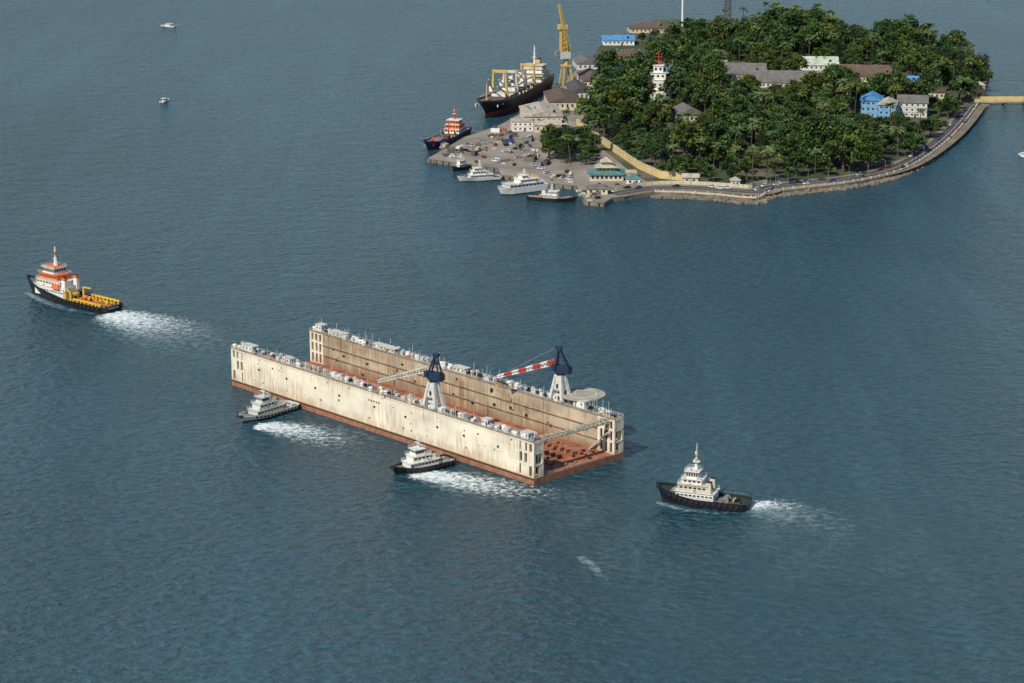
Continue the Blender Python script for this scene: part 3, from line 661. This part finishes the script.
# ---------- vehicles on the quay & road ----------
def car_mesh(name, col):
    bm = bmesh.new(); mats = [mat('car_paint_'+name, col, .3, .05), GLASS, RUBBER]
    def loft(secs, mi):
        rings = []
        for (x, w, z0, z1) in secs: rings.append([bm.verts.new(v) for v in ((x,-w,z0),(x,-w,z1),(x,w,z1),(x,w,z0))])
        for r1, r2 in zip(rings[:-1], rings[1:]):
            for i in range(4): f = bm.faces.new((r1[i],r1[(i+1)%4],r2[(i+1)%4],r2[i])); f.material_index = mi
        for r_ in (rings[0], rings[-1]): f = bm.faces.new(r_); f.material_index = mi
    loft([(-2.2,.75,.45,.85),(-2.0,.85,.3,.95),(-.9,.88,.3,1.0),(.9,.88,.3,.95),(1.9,.82,.3,.8),(2.2,.7,.45,.7)], 0)
    loft([(-1.8,.6,.94,.96),(-1.3,.68,.94,1.42),(.3,.68,.94,1.44),(1.05,.62,.94,.96)], 1)
    loft([(-1.25,.6,1.43,1.48),(.25,.6,1.43,1.48)], 0)
    for x in (-1.35,1.35):
        for y in (-.8,.8):
            g = bmesh.ops.create_cone(bm, cap_ends=True, segments=10, radius1=.33, radius2=.33, depth=.22, matrix=Matrix.Translation((x,y,.33))@Matrix.Rotation(math.pi/2,4,'X'))
            for v in g['verts']:
                for f in v.link_faces: f.material_index = 2
    bmesh.ops.recalc_face_normals(bm, faces=bm.faces)
    me = bpy.data.meshes.new('car_'+name); bm.to_mesh(me); bm.free()
    for m_ in mats: me.materials.append(m_)
    return me
CARS = [car_mesh(n_, c_) for n_, c_ in (('white',(.75,.75,.75)),('silver',(.45,.46,.47)),('dark',(.03,.03,.035)),('grey',(.12,.12,.13)),('white2',(.65,.65,.62)),('red',(.3,.03,.03)),('blue',(.04,.09,.25)))]
def put(name, me, loc, rz=0, s=1):
    o = bpy.data.objects.new(name, me); COL.objects.link(o); o.location = loc; o.rotation_euler = (0,0,rz)
    o.scale = s if isinstance(s, tuple) else (s,s,s); return o
for i in range(3, len(isl)-3):
    a, c = isl[i], isl[i+1]; d = c-a; n = int(d.length/6)
    for k in range(max(1,n)):
        if R.random() < .40:
            q = a.lerp(c, (k+R.random()*.5)/max(1,n)); nn = Vector((-d.y,d.x,0)).normalized(); side = R.choice([3.9,3.9,-3.9,1.8])
            q = q+nn*side; put('parked_car', R.choice(CARS), (q.x,q.y,GZ+.056), math.atan2(d.y,d.x)+(math.pi if R.random() < .5 else 0), 1.08)
for (u,v) in [(468,154),(474,150),(482,146),(492,140),(498,150),(505,146),(512,155),(520,160),(530,150),(486,160),(560,180),(566,176),(572,183),(540,172),(548,177),(600,190),(615,190),(640,186),(652,189),(625,193),(508,137),(516,128),(526,145),(535,168),(478,164),(492,164),(458,160)]:
    q = W(u+R.uniform(-3,3),v+R.uniform(-2,2)); put('parked_car', R.choice(CARS), (q.x,q.y,GZ+.034), R.uniform(0,6.28), 1.08)
def container(u, v, rz, m_):
    q = W(u,v); b = Bd('shipping_container', (q.x,q.y,GZ+.034), rz); b.box('body', m_, (0,0,1.3), (6.1,2.4,2.5))
    for i in range(12): b.box('ribs', m_, (-2.8+i*.51,0,1.3), (.18,2.52,2.2))
    b.box('door_bars', STEEL, (3.08,0,1.3), (.06,1.8,2.2)); b.done()
for i in range(24):
    u, v = R.choice([(450,154),(462,150),(478,156),(507,139),(514,150),(524,146),(500,134),(530,165),(545,166)])
    container(u+R.uniform(-7,7), v+R.uniform(-4,4), math.radians(qa)+R.choice([0,1.57])+R.uniform(-.1,.1), R.choice([BLUEH,RCRM,STEEL,RGREY,RDK,ANTIF,WHITE,RGREY]))
b = Bd('quay_stacked_cargo', (0,0,0))
for i in range(110):
    u, v = R.choice([(450,156),(470,152),(485,150),(500,142),(515,152),(530,158),(505,165),(560,182),(590,200)])
    q = W(u+R.uniform(-12,12), v+R.uniform(-5,5)); s = R.uniform(.5,1.6)
    b.box('crates', R.choice([STEEL,RBRN,RCRM,BLACK,PROM,GREYW]), (q.x,q.y,GZ+.05+s*.5), (R.uniform(.8,4),R.uniform(.8,3),s), rz=R.uniform(0,3))
b.done()
for i in range(2, len(isl), 4):
    a = isl[i]; c = isl[min(i+1,len(isl)-1)]; d = (c-a).normalized() if (c-a).length > 0 else Vector((1,0,0)); nn = Vector((-d.y,d.x,0)); q = a-nn*6
    b = Bd('street_lamp', (q.x,q.y,GZ+.14), math.atan2(d.y,d.x)); b.cyl('pole', STEEL, (0,0,0), (0,0,8.5), .14,.09,6); b.beam('arm', STEEL, (0,0,8.4), (0,2.2,8.9), .07); b.box('lamp_head', STEEL, (0,2.5,8.9), (.4,.9,.2)); b.done()

# ---------- ships at the island ----------
b, L = place('cargo_ship', (487,121), (551,84))
b.loc = tuple(Vector(b.loc)+Vector((-5,-2,0)))
L *= .95
hb, rz = hull(b, L, 21, 9, 8.5, 13.5, 1.3, BLACK, BOOT, mat('ship_deck', (.26,.14,.09), .85, .3, .3), BLACK, bow=.22, sw=.8, sr=.05, boot=3.4, n=34, bp=2.6)
for i in range(4):
    x = -L*.16+i*L*.145
    b.box('hatch_coaming', ANTIF, (x,0,8.3), (L*.11,14,2.4)); b.box('hatch_cover', RBRN if i%2 else CREAM2, (x,0,9.7), (L*.108,13.4,.5))
for i in range(4):
    x = -L*.235+i*L*.145+L*.02*(i==3); kt = (22,21,24,28)[i]; mk = (YEL2, STEEL, CREAM2, YEL2)[i]
    for s in (-5.5,5.5): b.cyl('kingpost', mk, (x,s,7), (x,s*.8,kt), 1.1,.8,8)
    b.box('kingpost_bridge', mk, (x,0,kt-.6), (2.0,10.6,1.8)); b.box('mast_house', WHITE, (x,0,9.4), (5,10,4.6)); b.box('crane_cabs', WHITE, (x+1.5,-5.5,15), (3,3,3.4))
    b.cyl('derrick_boom', mk, (x+1,-4,13), (x+L*.11,-3,kt-4), .7,.45,6); b.cyl('derrick_boom', mk, (x+1,4,13), (x+L*.10,3,kt-9), .7,.45,6)
    b.beam('rigging', STEEL, (x,-4,kt), (x+L*.11,-3,kt-4), .12); b.beam('rigging', STEEL, (x,4,kt), (x+L*.10,3,kt-9), .12)
for i in range(60): b.box('deck_cargo', R.choice([STEEL,CREAM2,RBRN,YEL2,WHITE,ANTIF]), (R.uniform(-L*.25,L*.42), R.choice([-1,1])*R.uniform(6,8.5), 8.2), (R.uniform(.8,4),R.uniform(.6,1.8),R.uniform(.6,2.6)))
xs = -L*.37
for i,(lx,wy,h) in enumerate(((24,18,3.2),(18,16,3),(14,14,3),(10,14,2.6))):
    z = 7.2+sum((3.2,3,3,3)[:i]); b.box('superstructure_%d'%i, CREAM2 if i%2 else WHITE, (xs+i*.8,0,z+h/2), (lx,wy,h)); b.box('ss_deck', CREAM2, (xs+i*.8,0,z+h), (lx+2,wy+1.6,.2)); winrow(b,(xs+i*.8,0),(lx-1,wy),int(lx/2.4),z+h*.6,.9,w=.9 if i<3 else 1.4)
b.box('funnel', YEL2, (xs-8,0,17), (5,4,9), taper=(.8,.8)); b.box('funnel_cap', BLACK, (xs-8,0,22), (4,3,1.2))
mast(b, xs+3, 0, 19, 14, WHITE, .8); b.cyl('foremast', YEL2, (L*.42,0,12), (L*.42,0,24), .5,.3,8); winch(b, L*.40,0,11,1.5,STEEL)
b.rail('railings', WHITE, [(x,-hb(x)+.2,rz(x)) for x in (-L*.48,-L*.2,0,L*.3)], 1.1, 4, .07); b.done()
b, L = place('offshore_supply_ship', (431,153), (476,130)); L *= .86
b.loc = tuple(Vector(b.loc)+Vector((-6,-2,0)))
hb, rz = hull(b, L, 13, 4, 3.6, 7, 1.2, BLUEH, BOOT, DECKORG, BLUEH, bow=.25, sw=.9, sr=.05, boot=1.4)
x0 = -L*.28
for i,(lx,h) in enumerate(((16,3),(12,2.8),(8,2.6))):
    b.box('superstructure_%d'%i, (WHITE,ORANGE,ORANGE)[i], (x0+i,0,3+2.8*i+1.5), (lx,10-i,h)); winrow(b,(x0+i,0),(lx,10-i),int(lx/2),3+2.8*i+1.8,1.0)
    b.box('deck_edges', WHITE, (x0+i,0,6+2.8*i), (lx+1,11-i,.2))
mast(b, x0+2,0,11.8,9,REDP,.5)
for i in range(3): b.cyl('kingpost', REDP if i!=1 else STEEL, (-L*.1+i*L*.2,0,3), (-L*.1+i*L*.2,0,12-2*i), .5,.3,8); b.cyl('derrick_boom', REDP, (-L*.1+i*L*.2,0,5), (i*L*.2,0,9-2*i), .3,.2,6); b.box('hatch', (RBRN,STEEL,DECKORG)[i], (i*L*.17,0,3.6), (L*.12,7,2.0))
for i in range(30): b.box('deck_gear', R.choice([STEEL,REDP,BLUEH,WHITE,YEL]), (R.uniform(-L*.15,L*.4), R.uniform(-4,4), 3.4), (R.uniform(.6,3),R.uniform(.5,1.8),R.uniform(.5,2.4)))
b.done()
def patrol(name, bow, stern, hc, bm_, wide, house_l, tall):
    b, L = place(name, bow, stern)
    hb, rz = hull(b, L, bm_, 2.2, 2.2, 3.8, .7, hc, BLACK, DECKGRY, hc, bow=.42, sw=.85, sr=.05)
    tier(b, 'deckhouse', WHITE, -L*.03, 1.5, L*house_l, bm_*wide, 2.2, 8); tier(b, 'upper_house', WHITE, L*.02, 3.8, L*house_l*.6, bm_*wide*.85, 2.1, 5)
    if tall: tier(b, 'wheelhouse', WHITE, L*.05, 6.0, L*house_l*.3, bm_*wide*.75, 1.8, 4, wh=1.0)
    mast(b, -L*.02,0,6.0+2.0*tall,5); b.box('funnel', GREYW, (-L*.18,0,4.6), (2.4,2,2.4), taper=(.8,.8)); b.box('rescue_boat', ORANGE, (-L*.25,bm_*.25,2.6), (3.0,1.2,.9), taper=(.8,.7))
    winch(b, L*.30,0,2.2,.6,STEEL); b.rail('bow_rail', WHITE, [(x,-(hb(x)-.2),rz(x)) for x in (-L*.45,0,L*.2,L*.4)], .9, 2, .05)
    for i in range(10): b.box('deck_gear', R.choice([STEEL,GREYW,BLACK]), (R.uniform(-L*.45,-L*.28), R.uniform(-bm_*.3,bm_*.3), 1.9), (R.uniform(.4,1.4),R.uniform(.4,1.2),R.uniform(.4,1.2)))
    b.done()
patrol('patrol_boat', (457,182), (501,179), GREYW, 7.0, .7, .5, 1)
patrol('patrol_boat', (452,172), (470,168), BLACK, 5.0, .6, .4, 0)
b, L = place('passenger_ferry', (498,195), (545,189))
hb, rz = hull(b, L, 10, 4.0, 4.0, 4.6, .8, WHITE, BLACK, DECKGRY, WHITE, bow=.18, sw=.9, sr=.05, bp=3)
tier(b,'passenger_deck',GREYW,-1,3.2,L*.72,8.6,2.4,9,wh=.8); tier(b,'upper_deck',WHITE,-3,5.7,L*.36,7.4,2.2,6,wh=.8); tier(b,'wheelhouse',WHITE,-1,8.0,4,4.6,2.0,4,wh=1.0); mast(b,-2,0,10,4); b.box('funnel',YEL2,(-L*.25,0,8.6),(2.4,2,2.2)); b.done()
patrol('coastal_trader', (578,203), (528,199), BLACK, 7.5, .7, .26, 0)

def motorboat(u, v, ang_, L=9):
    q = W(u,v); b = Bd('motorboat', tuple(q), ang_)
    hull(b, L, L*.33, 1.2,1.2,1.8,.4, WHITE, BLUEH, CREAM2, WHITE, bow=.5, sw=.85, sr=.05, boot=.25)
    b.box('cabin', WHITE, (0,0,1.7), (L*.4,L*.24,1.6), taper=(.75,.85)); winrow(b,(0,0),(L*.34,L*.215),3,1.9,.5); b.box('canopy', WHITE, (-L*.12,0,2.9), (L*.42,L*.28,.12))
    for s in (-1,1): b.beam('canopy_posts', STEEL, (-L*.3,s*L*.12,1), (-L*.3,s*L*.12,2.9), .05)
    b.cyl('outboard', BLACK, (-L*.5,0,.2), (-L*.5,0,1.5), .3,.35); b.beam('aerial', STEEL, (-.5,0,2.5), (-.5,0,5), .06); b.done()
motorboat(168,27,2.9,14); motorboat(165,102,1.2,11); motorboat(1023,157,2.0,10)

# ---------- trees ----------
def tree_mesh(seed, h, rad, nclump, per, kind='broad'):
    rr = random.Random(seed); vs = []; fs = []; mi = []; tint = []
    def tube(a, c, r1, r2, seg=6):
        a = Vector(a); c = Vector(c); d = (c-a).normalized(); u = d.orthogonal().normalized(); w = d.cross(u); k = len(vs)
        for p, r_ in ((a,r1),(c,r2)):
            for i in range(seg): t = 2*math.pi*i/seg; vs.append(p+(u*math.cos(t)+w*math.sin(t))*r_); tint.append(.5)
        for i in range(seg): j = (i+1)%seg; fs.append((k+i,k+j,k+seg+j,k+seg+i)); mi.append(1)
    def leaf(p, s, tn):
        n = Vector((rr.gauss(0,1),rr.gauss(0,1),rr.gauss(0,1)+.7)).normalized(); u = n.orthogonal().normalized(); w = n.cross(u)
        t = rr.uniform(0,3.14); u, w = u*math.cos(t)+w*math.sin(t), w*math.cos(t)-u*math.sin(t)
        k = len(vs)
        for x, y in ((-1,-.1),(0,-.55),(1,.1),(.1,.6)): vs.append(p+u*x*s+w*y*s); tint.append(tn)
        fs.append((k,k+1,k+2,k+3)); mi.append(0)
    th = h*.42; bend = Vector((rr.uniform(-.6,.6),rr.uniform(-.6,.6),0))
    if kind == 'conical':
        tube((0,0,0),(0,0,h),.4,.08)
        for i in range(nclump):
            t = i/nclump; z = h*(.15+.85*t); r0 = rad*(1-t)**.7*rr.uniform(.6,1.15); a = i*2.4
            c = Vector((math.cos(a)*r0*.7, math.sin(a)*r0*.7, z)); tube((0,0,z-1), c, .12,.04,4); tn0 = rr.uniform(.1,.9)
            for k in range(per):
                leaf(c+Vector((rr.gauss(0,1),rr.gauss(0,1),rr.gauss(0,.9)))*rad*.28, rr.uniform(.3,.6), min(1,max(0,tn0+rr.uniform(-.3,.3))))
    else:
        tube((0,0,0), bend+Vector((0,0,th)), .55*h/14, .36*h/14)
        for i in range(nclump):
            a = i*2.39996+rr.uniform(-.3,.3); q = (i+.5)/nclump; rxy = rad*math.sqrt(q)*rr.uniform(.6,1.05); zc = h*(.46+.42*(1-q)**.7)+rr.uniform(-.09,.09)*h
            c = Vector((math.cos(a)*rxy*.85, math.sin(a)*rxy*.85, zc)); tube(bend+Vector((0,0,th*rr.uniform(.75,1))), c, .2*h/14,.07,5)
            cr = rad*rr.uniform(.22,.38); tn0 = rr.uniform(0,.85)
            for k in range(per):
                d = Vector((rr.gauss(0,1),rr.gauss(0,1),rr.gauss(0,1))).normalized()*(rr.random()**.35)
                p = c+Vector((d.x*cr,d.y*cr,d.z*cr*.8)); leaf(p, rr.uniform(.4,.85), min(1,max(0,tn0+d.z*.28+rr.uniform(-.2,.2))))  # top light painted into tint: upper leaves of a clump lighter, lower darker
    me = bpy.data.meshes.new('tree'); me.from_pydata([tuple(v) for v in vs], [], fs)
    at = me.attributes.new('tint','FLOAT','POINT'); at.data.foreach_set('value', tint)
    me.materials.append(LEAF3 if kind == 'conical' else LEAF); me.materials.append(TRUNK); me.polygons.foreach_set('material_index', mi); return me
def palm_mesh(seed, h):
    rr = random.Random(seed); vs = []; fs = []; mi = []; tint = []
    lean = Vector((rr.uniform(-2,2),rr.uniform(-2,2),0)); pts = [lean*(t*t)+Vector((0,0,h*t)) for t in (0,.25,.5,.75,1)]
    for a, c in zip(pts[:-1], pts[1:]):
        k = len(vs)
        for p, r_ in ((a,.26),(c,.2)):
            for i in range(5): t = 2*math.pi*i/5; vs.append(p+Vector((math.cos(t)*r_,math.sin(t)*r_,0))); tint.append(.5)
        for i in range(5): j = (i+1)%5; fs.append((k+i,k+j,k+5+j,k+5+i)); mi.append(1)
    top = pts[-1]
    for f in range(18):
        a = f*2.4; el = rr.uniform(-.1,1.1); Lf = rr.uniform(3.8,5.0); prev = None; tn = rr.uniform(.2,1)
        for k in range(9):
            t = k/8; r_ = Lf*t*math.cos(el*(1-.3*t)); z = Lf*t*math.sin(el)-2.6*t*t
            p = top+Vector((math.cos(a)*r_, math.sin(a)*r_, z)); s = Vector((-math.sin(a),math.cos(a),0)); wd = 1.0*math.sin(math.pi*min(1,t*.85+.15))
            if prev:
                for sg in (1,-1):
                    kk = len(vs); vs.extend([prev, p, p+s*sg*wd+Vector((0,0,-.5*wd)), prev.lerp(p,.6)+s*sg*wd+Vector((0,0,-.5*wd))]); tint.extend([tn]*4); fs.append((kk,kk+1,kk+2,kk+3)); mi.append(0)
            prev = p
    me = bpy.data.meshes.new('palm'); me.from_pydata([tuple(v) for v in vs], [], fs)
    at = me.attributes.new('tint','FLOAT','POINT'); at.data.foreach_set('value', tint)
    me.materials.append(LEAF2); me.materials.append(TRUNK); me.polygons.foreach_set('material_index', mi); return me
BROAD = [tree_mesh(10+i, 15+R.uniform(-2,3), R.uniform(6.2,8.5), R.randint(16,22), 90) for i in range(8)]
CONI = [tree_mesh(40+i, 20, 5, 34, 45, 'conical') for i in range(2)]
PALM = [palm_mesh(60+i, 14+i*1.8) for i in range(4)]
def inpoly(x, y, P):
    c = False; n = len(P); j = n-1
    for i in range(n):
        if (P[i].y > y) != (P[j].y > y) and x < (P[j].x-P[i].x)*(y-P[i].y)/(P[j].y-P[i].y)+P[i].x: c = not c
        j = i
    return c
veg = [W(u,v) for u,v in [(583,128),(604,112),(612,95),(608,84),(616,72),(650,62),(676,48),(700,38),(740,34),(760,32),(800,36),(860,44),(900,52),(940,60),(982,69),(984,80),(972,102),(953,120),(937,137),(918,153),(898,164),(880,171),(850,178),(810,182.5),(768,187),(752,189),(700,187),(662,182.5),(640,169),(612,150)]]
veg2 = [W(u,v) for u,v in [(540,160),(548,148),(580,143),(600,158),(598,166),(575,172),(552,168)]]
def clear_ok(x, y):
    for cx, cy, hx_, hy_, cl in CLEAR:
        if abs(x-cx) < hx_ and -hy_-cl < y-cy < hy_: return False
    return True
grid = {}
def far_ok(x, y, r_):
    k = (int(x//12), int(y//12))
    for i in range(-1,2):
        for j in range(-1,2):
            for q in grid.get((k[0]+i,k[1]+j), []):
                if (q[0]-x)**2+(q[1]-y)**2 < r_*r_: return False
    grid.setdefault(k, []).append((x,y)); return True
def scatter(P, n, r_, base):
    xs_ = [p.x for p in P]; ys_ = [p.y for p in P]
    for _ in range(n):
        x = R.uniform(min(xs_),max(xs_)); y = R.uniform(min(ys_),max(ys_))
        if not inpoly(x,y,P): continue
        ok = clear_ok(x,y)
        if not far_ok(x,y,r_): continue
        nz = mnoise.noise(Vector((x*.02,y*.008,3)))
        if ok:
            k = R.random()
            if k < .24: put('palm_tree', R.choice(PALM), (x,y,GZ-.1), R.uniform(0,6), R.uniform(1.0,1.5))
            elif k < .27: put('casuarina_tree', R.choice(CONI), (x,y,GZ-.1), R.uniform(0,6), R.uniform(.7,1.1))
            else:
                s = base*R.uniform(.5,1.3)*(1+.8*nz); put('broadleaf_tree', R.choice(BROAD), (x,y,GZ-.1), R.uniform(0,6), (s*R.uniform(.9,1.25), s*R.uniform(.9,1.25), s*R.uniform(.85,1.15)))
        else:
            bad = any(abs(x-cx) < hx_ and abs(y-cy) < hy_ for cx,cy,hx_,hy_,cl in CLEAR)
            if not bad: s = R.uniform(.25,.52); put('garden_shrub', R.choice(BROAD), (x,y,GZ-1.2), R.uniform(0,6), (s*1.5,s*1.5,s))
scatter(veg, 12000, 10.2, 1.15)
scatter(veg2, 400, 8, .8)
for (u,v,s) in [(945,82,1.4),(950,86,1.2),(938,80,1.1),(984,84,1.0),(978,82,.9),(960,88,1.1),(930,84,1.0)]:
    q = W(u,v); put('casuarina_tree', R.choice(CONI), (q.x,q.y,GZ-.1), R.uniform(0,6), s)
for (u,v,s) in [(798,52,2.5),(813,54,2.7),(788,54,2.3),(830,57,2.1),(842,60,1.8),(765,52,1.9),(695,70,1.6),(712,70,1.5),(700,78,1.5),(775,54,2.0),(604,84,1.1),(610,80,1.0),(655,42,.8),(700,40,1.0),(642,46,.7),(600,68,.7),(575,92,.6),(852,106,1.7),(838,110,1.6),(765,120,1.7),(705,122,1.7),(820,120,1.6),(735,130,1.5),(640,122,1.5),(625,130,1.4),(610,118,1.2),(655,142,1.5),(800,135,1.5),(895,142,1.2)]:
    q = W(u,v); put('broadleaf_tree', R.choice(BROAD), (q.x,q.y,GZ-.1), R.uniform(0,6), s*.85)

# ---------- water ----------
def water_mat():
    m, n, l, p = nt('harbour_water')
    geo = n.new('ShaderNodeNewGeometry')
    def wn(scale, s, det, rot=0, rough=.55):
        mp = n.new('ShaderNodeMapping'); mp.inputs['Scale'].default_value = scale; mp.inputs['Rotation'].default_value = (0,0,rot)
        l.new(geo.outputs['Position'], mp.inputs[0]); t = n.new('ShaderNodeTexNoise'); t.inputs['Scale'].default_value = s; t.inputs['Detail'].default_value = det; t.inputs['Roughness'].default_value = rough
        l.new(mp.outputs[0], t.inputs['Vector']); return t.outputs['Fac']
    a = wn((1,1.15,1), .27, 4, .5, .6); c_ = wn((1,1.4,1), .06, 3, -.3)
    big = wn((1,.40,1), .0040, 6, .7, .62); streak = wn((1,.10,1), .022, 5, .62, .62)
    ad = n.new('ShaderNodeMath'); ad.operation = 'MULTIPLY_ADD'; l.new(c_, ad.inputs[0]); ad.inputs[1].default_value = 1.2; l.new(a, ad.inputs[2])
    f = ramp(n, l, big, .33, .67); s_ = ramp(n, l, streak, .50, .70)
    bs = n.new('ShaderNodeMapRange'); l.new(s_, bs.inputs[0]); bs.inputs[3].default_value = 1.0; bs.inputs[4].default_value = .6
    bp = n.new('ShaderNodeBump'); bp.inputs['Distance'].default_value = 3.6; l.new(bs.outputs[0], bp.inputs['Strength'])
    l.new(ad.outputs[0], bp.inputs['Height']); l.new(bp.outputs[0], p.inputs['Normal'])
    col = mixc(n, l, f, (.014,.056,.076), (.028,.088,.120))
    mm = n.new('ShaderNodeMath'); mm.operation = 'MULTIPLY'; l.new(s_, mm.inputs[0]); mm.inputs[1].default_value = .35
    col = mixc(n, l, mm.outputs[0], col, (.05,.12,.15))
    cr = ramp(n, l, a, .38, .66, (.68,.70,.74,1), (1.42,1.34,1.28,1))  # wave light painted into the colour: crests lightened, troughs darkened
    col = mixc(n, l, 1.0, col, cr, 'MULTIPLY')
    l.new(col, p.inputs['Base Color']); p.inputs['Roughness'].default_value = .25; p.inputs['IOR'].default_value = 1.33
    return m
water = single('water', [(-30000,-2000,0),(30000,-2000,0),(30000,50000,0),(-30000,50000,0)], [(0,1,2,3)], water_mat())

def foam_mat(name, col, gain, thr, scale, amax, rough=.5, st=(1,1,1), bump=False):
    m, n, l, p = nt(name)
    tc = n.new('ShaderNodeTexCoord'); sp = n.new('ShaderNodeSeparateXYZ'); l.new(tc.outputs['UV'], sp.inputs[0])
    def M(op, a, b_=None, clamp=False):
        x = n.new('ShaderNodeMath'); x.operation = op; x.use_clamp = clamp
        for i, val in enumerate((a, b_)):
            if val is None: continue
            if isinstance(val, (int,float)): x.inputs[i].default_value = val
            else: l.new(val, x.inputs[i])
        return x.outputs[0]
    v = M('SUBTRACT', M('MULTIPLY', sp.outputs[1], 2.0), 1.0); e = M('SUBTRACT', 1.0, M('MULTIPLY', v, v))
    u = sp.outputs[0]; uf = M('MULTIPLY', M('MULTIPLY', u, 8.0, True), M('SUBTRACT', 1.0, M('POWER', u, 1.4)))
    env = M('MULTIPLY', e, uf)
    nz = noise(n, l, st, scale, 7, .68, 'Object')
    k = M('MULTIPLY', M('SUBTRACT', M('ADD', nz, M('MULTIPLY', env, .45)), thr), gain, True)
    k = M('MULTIPLY', M('MULTIPLY', k, M('MULTIPLY', env, 3.0, True)), amax)
    if bump:   # disturbed water keeps the same chop as the sea around it
        wv = noise(n, l, (1,1.15,1), .27, 4, .6)
        b_ = n.new('ShaderNodeBump'); b_.inputs['Distance'].default_value = 3.4; l.new(wv, b_.inputs['Height']); l.new(b_.outputs[0], p.inputs['Normal'])
        l.new(mixc(n, l, 1.0, (*col,), ramp(n, l, wv, .38, .66, (.7,.7,.74,1), (1.35,1.3,1.25,1)), 'MULTIPLY'), p.inputs['Base Color'])  # crest light and trough shade tinted into the colour, as on the sea
    else: p.inputs['Base Color'].default_value = (*col,1)
    l.new(k, p.inputs['Alpha']); p.inputs['Roughness'].default_value = rough
    return m
FOAM = foam_mat('foam', (.74,.82,.82), 5.0, .69, .45, 1.0, .8); FOAM2 = foam_mat('thin_foam', (.42,.56,.58), 3.0, .70, .3, .65, .8)
SWIRL = foam_mat('churned_water', (.075,.165,.19), 2.2, .50, .07, .62, .3, (1,.5,1), True)
zc = [0.03]
def wake(name, px, widths, m_):
    P = [W(u,v) for u,v in px]; P = smooth([p for p in P], 2); nP = len(P); vs = []; fs = []; uv = []; K = 6
    zc[0] += .012
    for i, p in enumerate(P):
        t = i/(nP-1); ti = t*(len(widths)-1); i0 = min(int(ti), len(widths)-2); w = widths[i0]+(widths[i0+1]-widths[i0])*(ti-i0)
        d = (P[min(i+1,nP-1)]-P[max(i-1,0)]).normalized(); nn = Vector((-d.y,d.x,0))
        for k in range(K+1): q = p+nn*w*(k/K-.5); vs.append((q.x,q.y,zc[0])); uv.append((t,k/K))
    for i in range(nP-1):
        for k in range(K): a = i*(K+1)+k; fs.append((a,a+K+1,a+K+2,a+1))
    o = single(name, vs, fs, m_); ul = o.data.uv_layers.new(name='UVMap')
    for lp in o.data.loops: ul.data[lp.index].uv = uv[lp.vertex_index]
wake('churned_water', [(112,313),(150,335),(200,365),(240,400),(250,420)], [20,90,130,120,60], SWIRL)
wake('churned_water', [(740,512),(790,528),(860,555),(950,590),(1030,640)], [20,120,150,90,60], SWIRL)
wake('churned_water', [(560,480),(600,530),(660,590),(700,640),(690,700)], [20,50,60,50,40], SWIRL)
wake('churned_water', [(425,250),(460,285),(500,320),(530,350)], [20,60,50,30], SWIRL)
wake('tug_wake', [(112,313),(150,328),(200,345),(250,370)], [16,60,90,70], FOAM2)
wake('tug_wake', [(106,313),(135,321),(170,329),(220,340)], [18,44,64,56], FOAM)
wake('tug_wake', [(262,423),(300,432),(345,440),(400,462)], [7,35,60,40], FOAM2)
wake('tug_wake', [(252,426),(285,428),(322,438),(375,456)], [7,24,34,18], FOAM)
wake('tug_wake', [(420,474),(460,482),(520,494),(640,502)], [8,36,50,30], FOAM2)
wake('tug_wake', [(405,476),(440,476),(482,486),(545,495),(600,494)], [5,20,32,26,12], FOAM)
wake('tug_wake', [(746,507),(775,512),(820,522),(900,540)], [10,30,60,60], FOAM2)
wake('tug_wake', [(744,507),(765,505),(790,506),(815,510)], [7,16,22,14], FOAM)
wake('foam_streak', [(580,556),(592,567),(602,577),(618,596)], [4,6,6,4], FOAM2)
wake('motorboat_wake', [(170,27),(185,23),(205,18)], [3,8,10], FOAM2)
wake('bow_foam', [(24,292),(50,305),(90,315),(118,316)], [3,8,8,4], FOAM2)
wake('bow_foam', [(655,502),(690,513),(750,514)], [3,6,4], FOAM2)

# ---------- light, sky, camera ----------
to_sun = Vector((-.60,-.80,0)).normalized(); el = math.radians(43)
sv = Vector((to_sun.x*math.cos(el), to_sun.y*math.cos(el), math.sin(el)))
sd = bpy.data.lights.new('sun','SUN'); sd.energy = 4.3; sd.angle = math.radians(.5); sd.color = (1,.93,.80)
so = bpy.data.objects.new('sun', sd); COL.objects.link(so); so.rotation_euler = sv.to_track_quat('Z','Y').to_euler(); so.location = (0,0,500)
w = bpy.data.worlds.new('World'); scene.world = w; w.use_nodes = True
n = w.node_tree.nodes; l = w.node_tree.links; bg = n['Background']; sky = n.new('ShaderNodeTexSky'); sky.sky_type = 'NISHITA'; sky.sun_disc = False
sky.sun_elevation = el; sky.sun_rotation = math.atan2(sv.x, sv.y); sky.air_density = 1.0; sky.dust_density = .1; sky.ozone_density = 3.0
l.new(sky.outputs[0], bg.inputs[0]); bg.inputs[1].default_value = .10
cd = bpy.data.cameras.new('camera'); co = bpy.data.objects.new('camera', cd); COL.objects.link(co)
co.location = (0,0,H); co.rotation_euler = (math.radians(90)-PITCH,0,0); cd.sensor_width = 36; cd.lens = F/1024*36; cd.clip_start = 1; cd.clip_end = 80000
scene.camera = co
scene.view_settings.view_transform = 'Standard'; scene.view_settings.look = 'None'; scene.view_settings.exposure = 0
print('DOCK', DL, 'objs', len(bpy.data.objects))
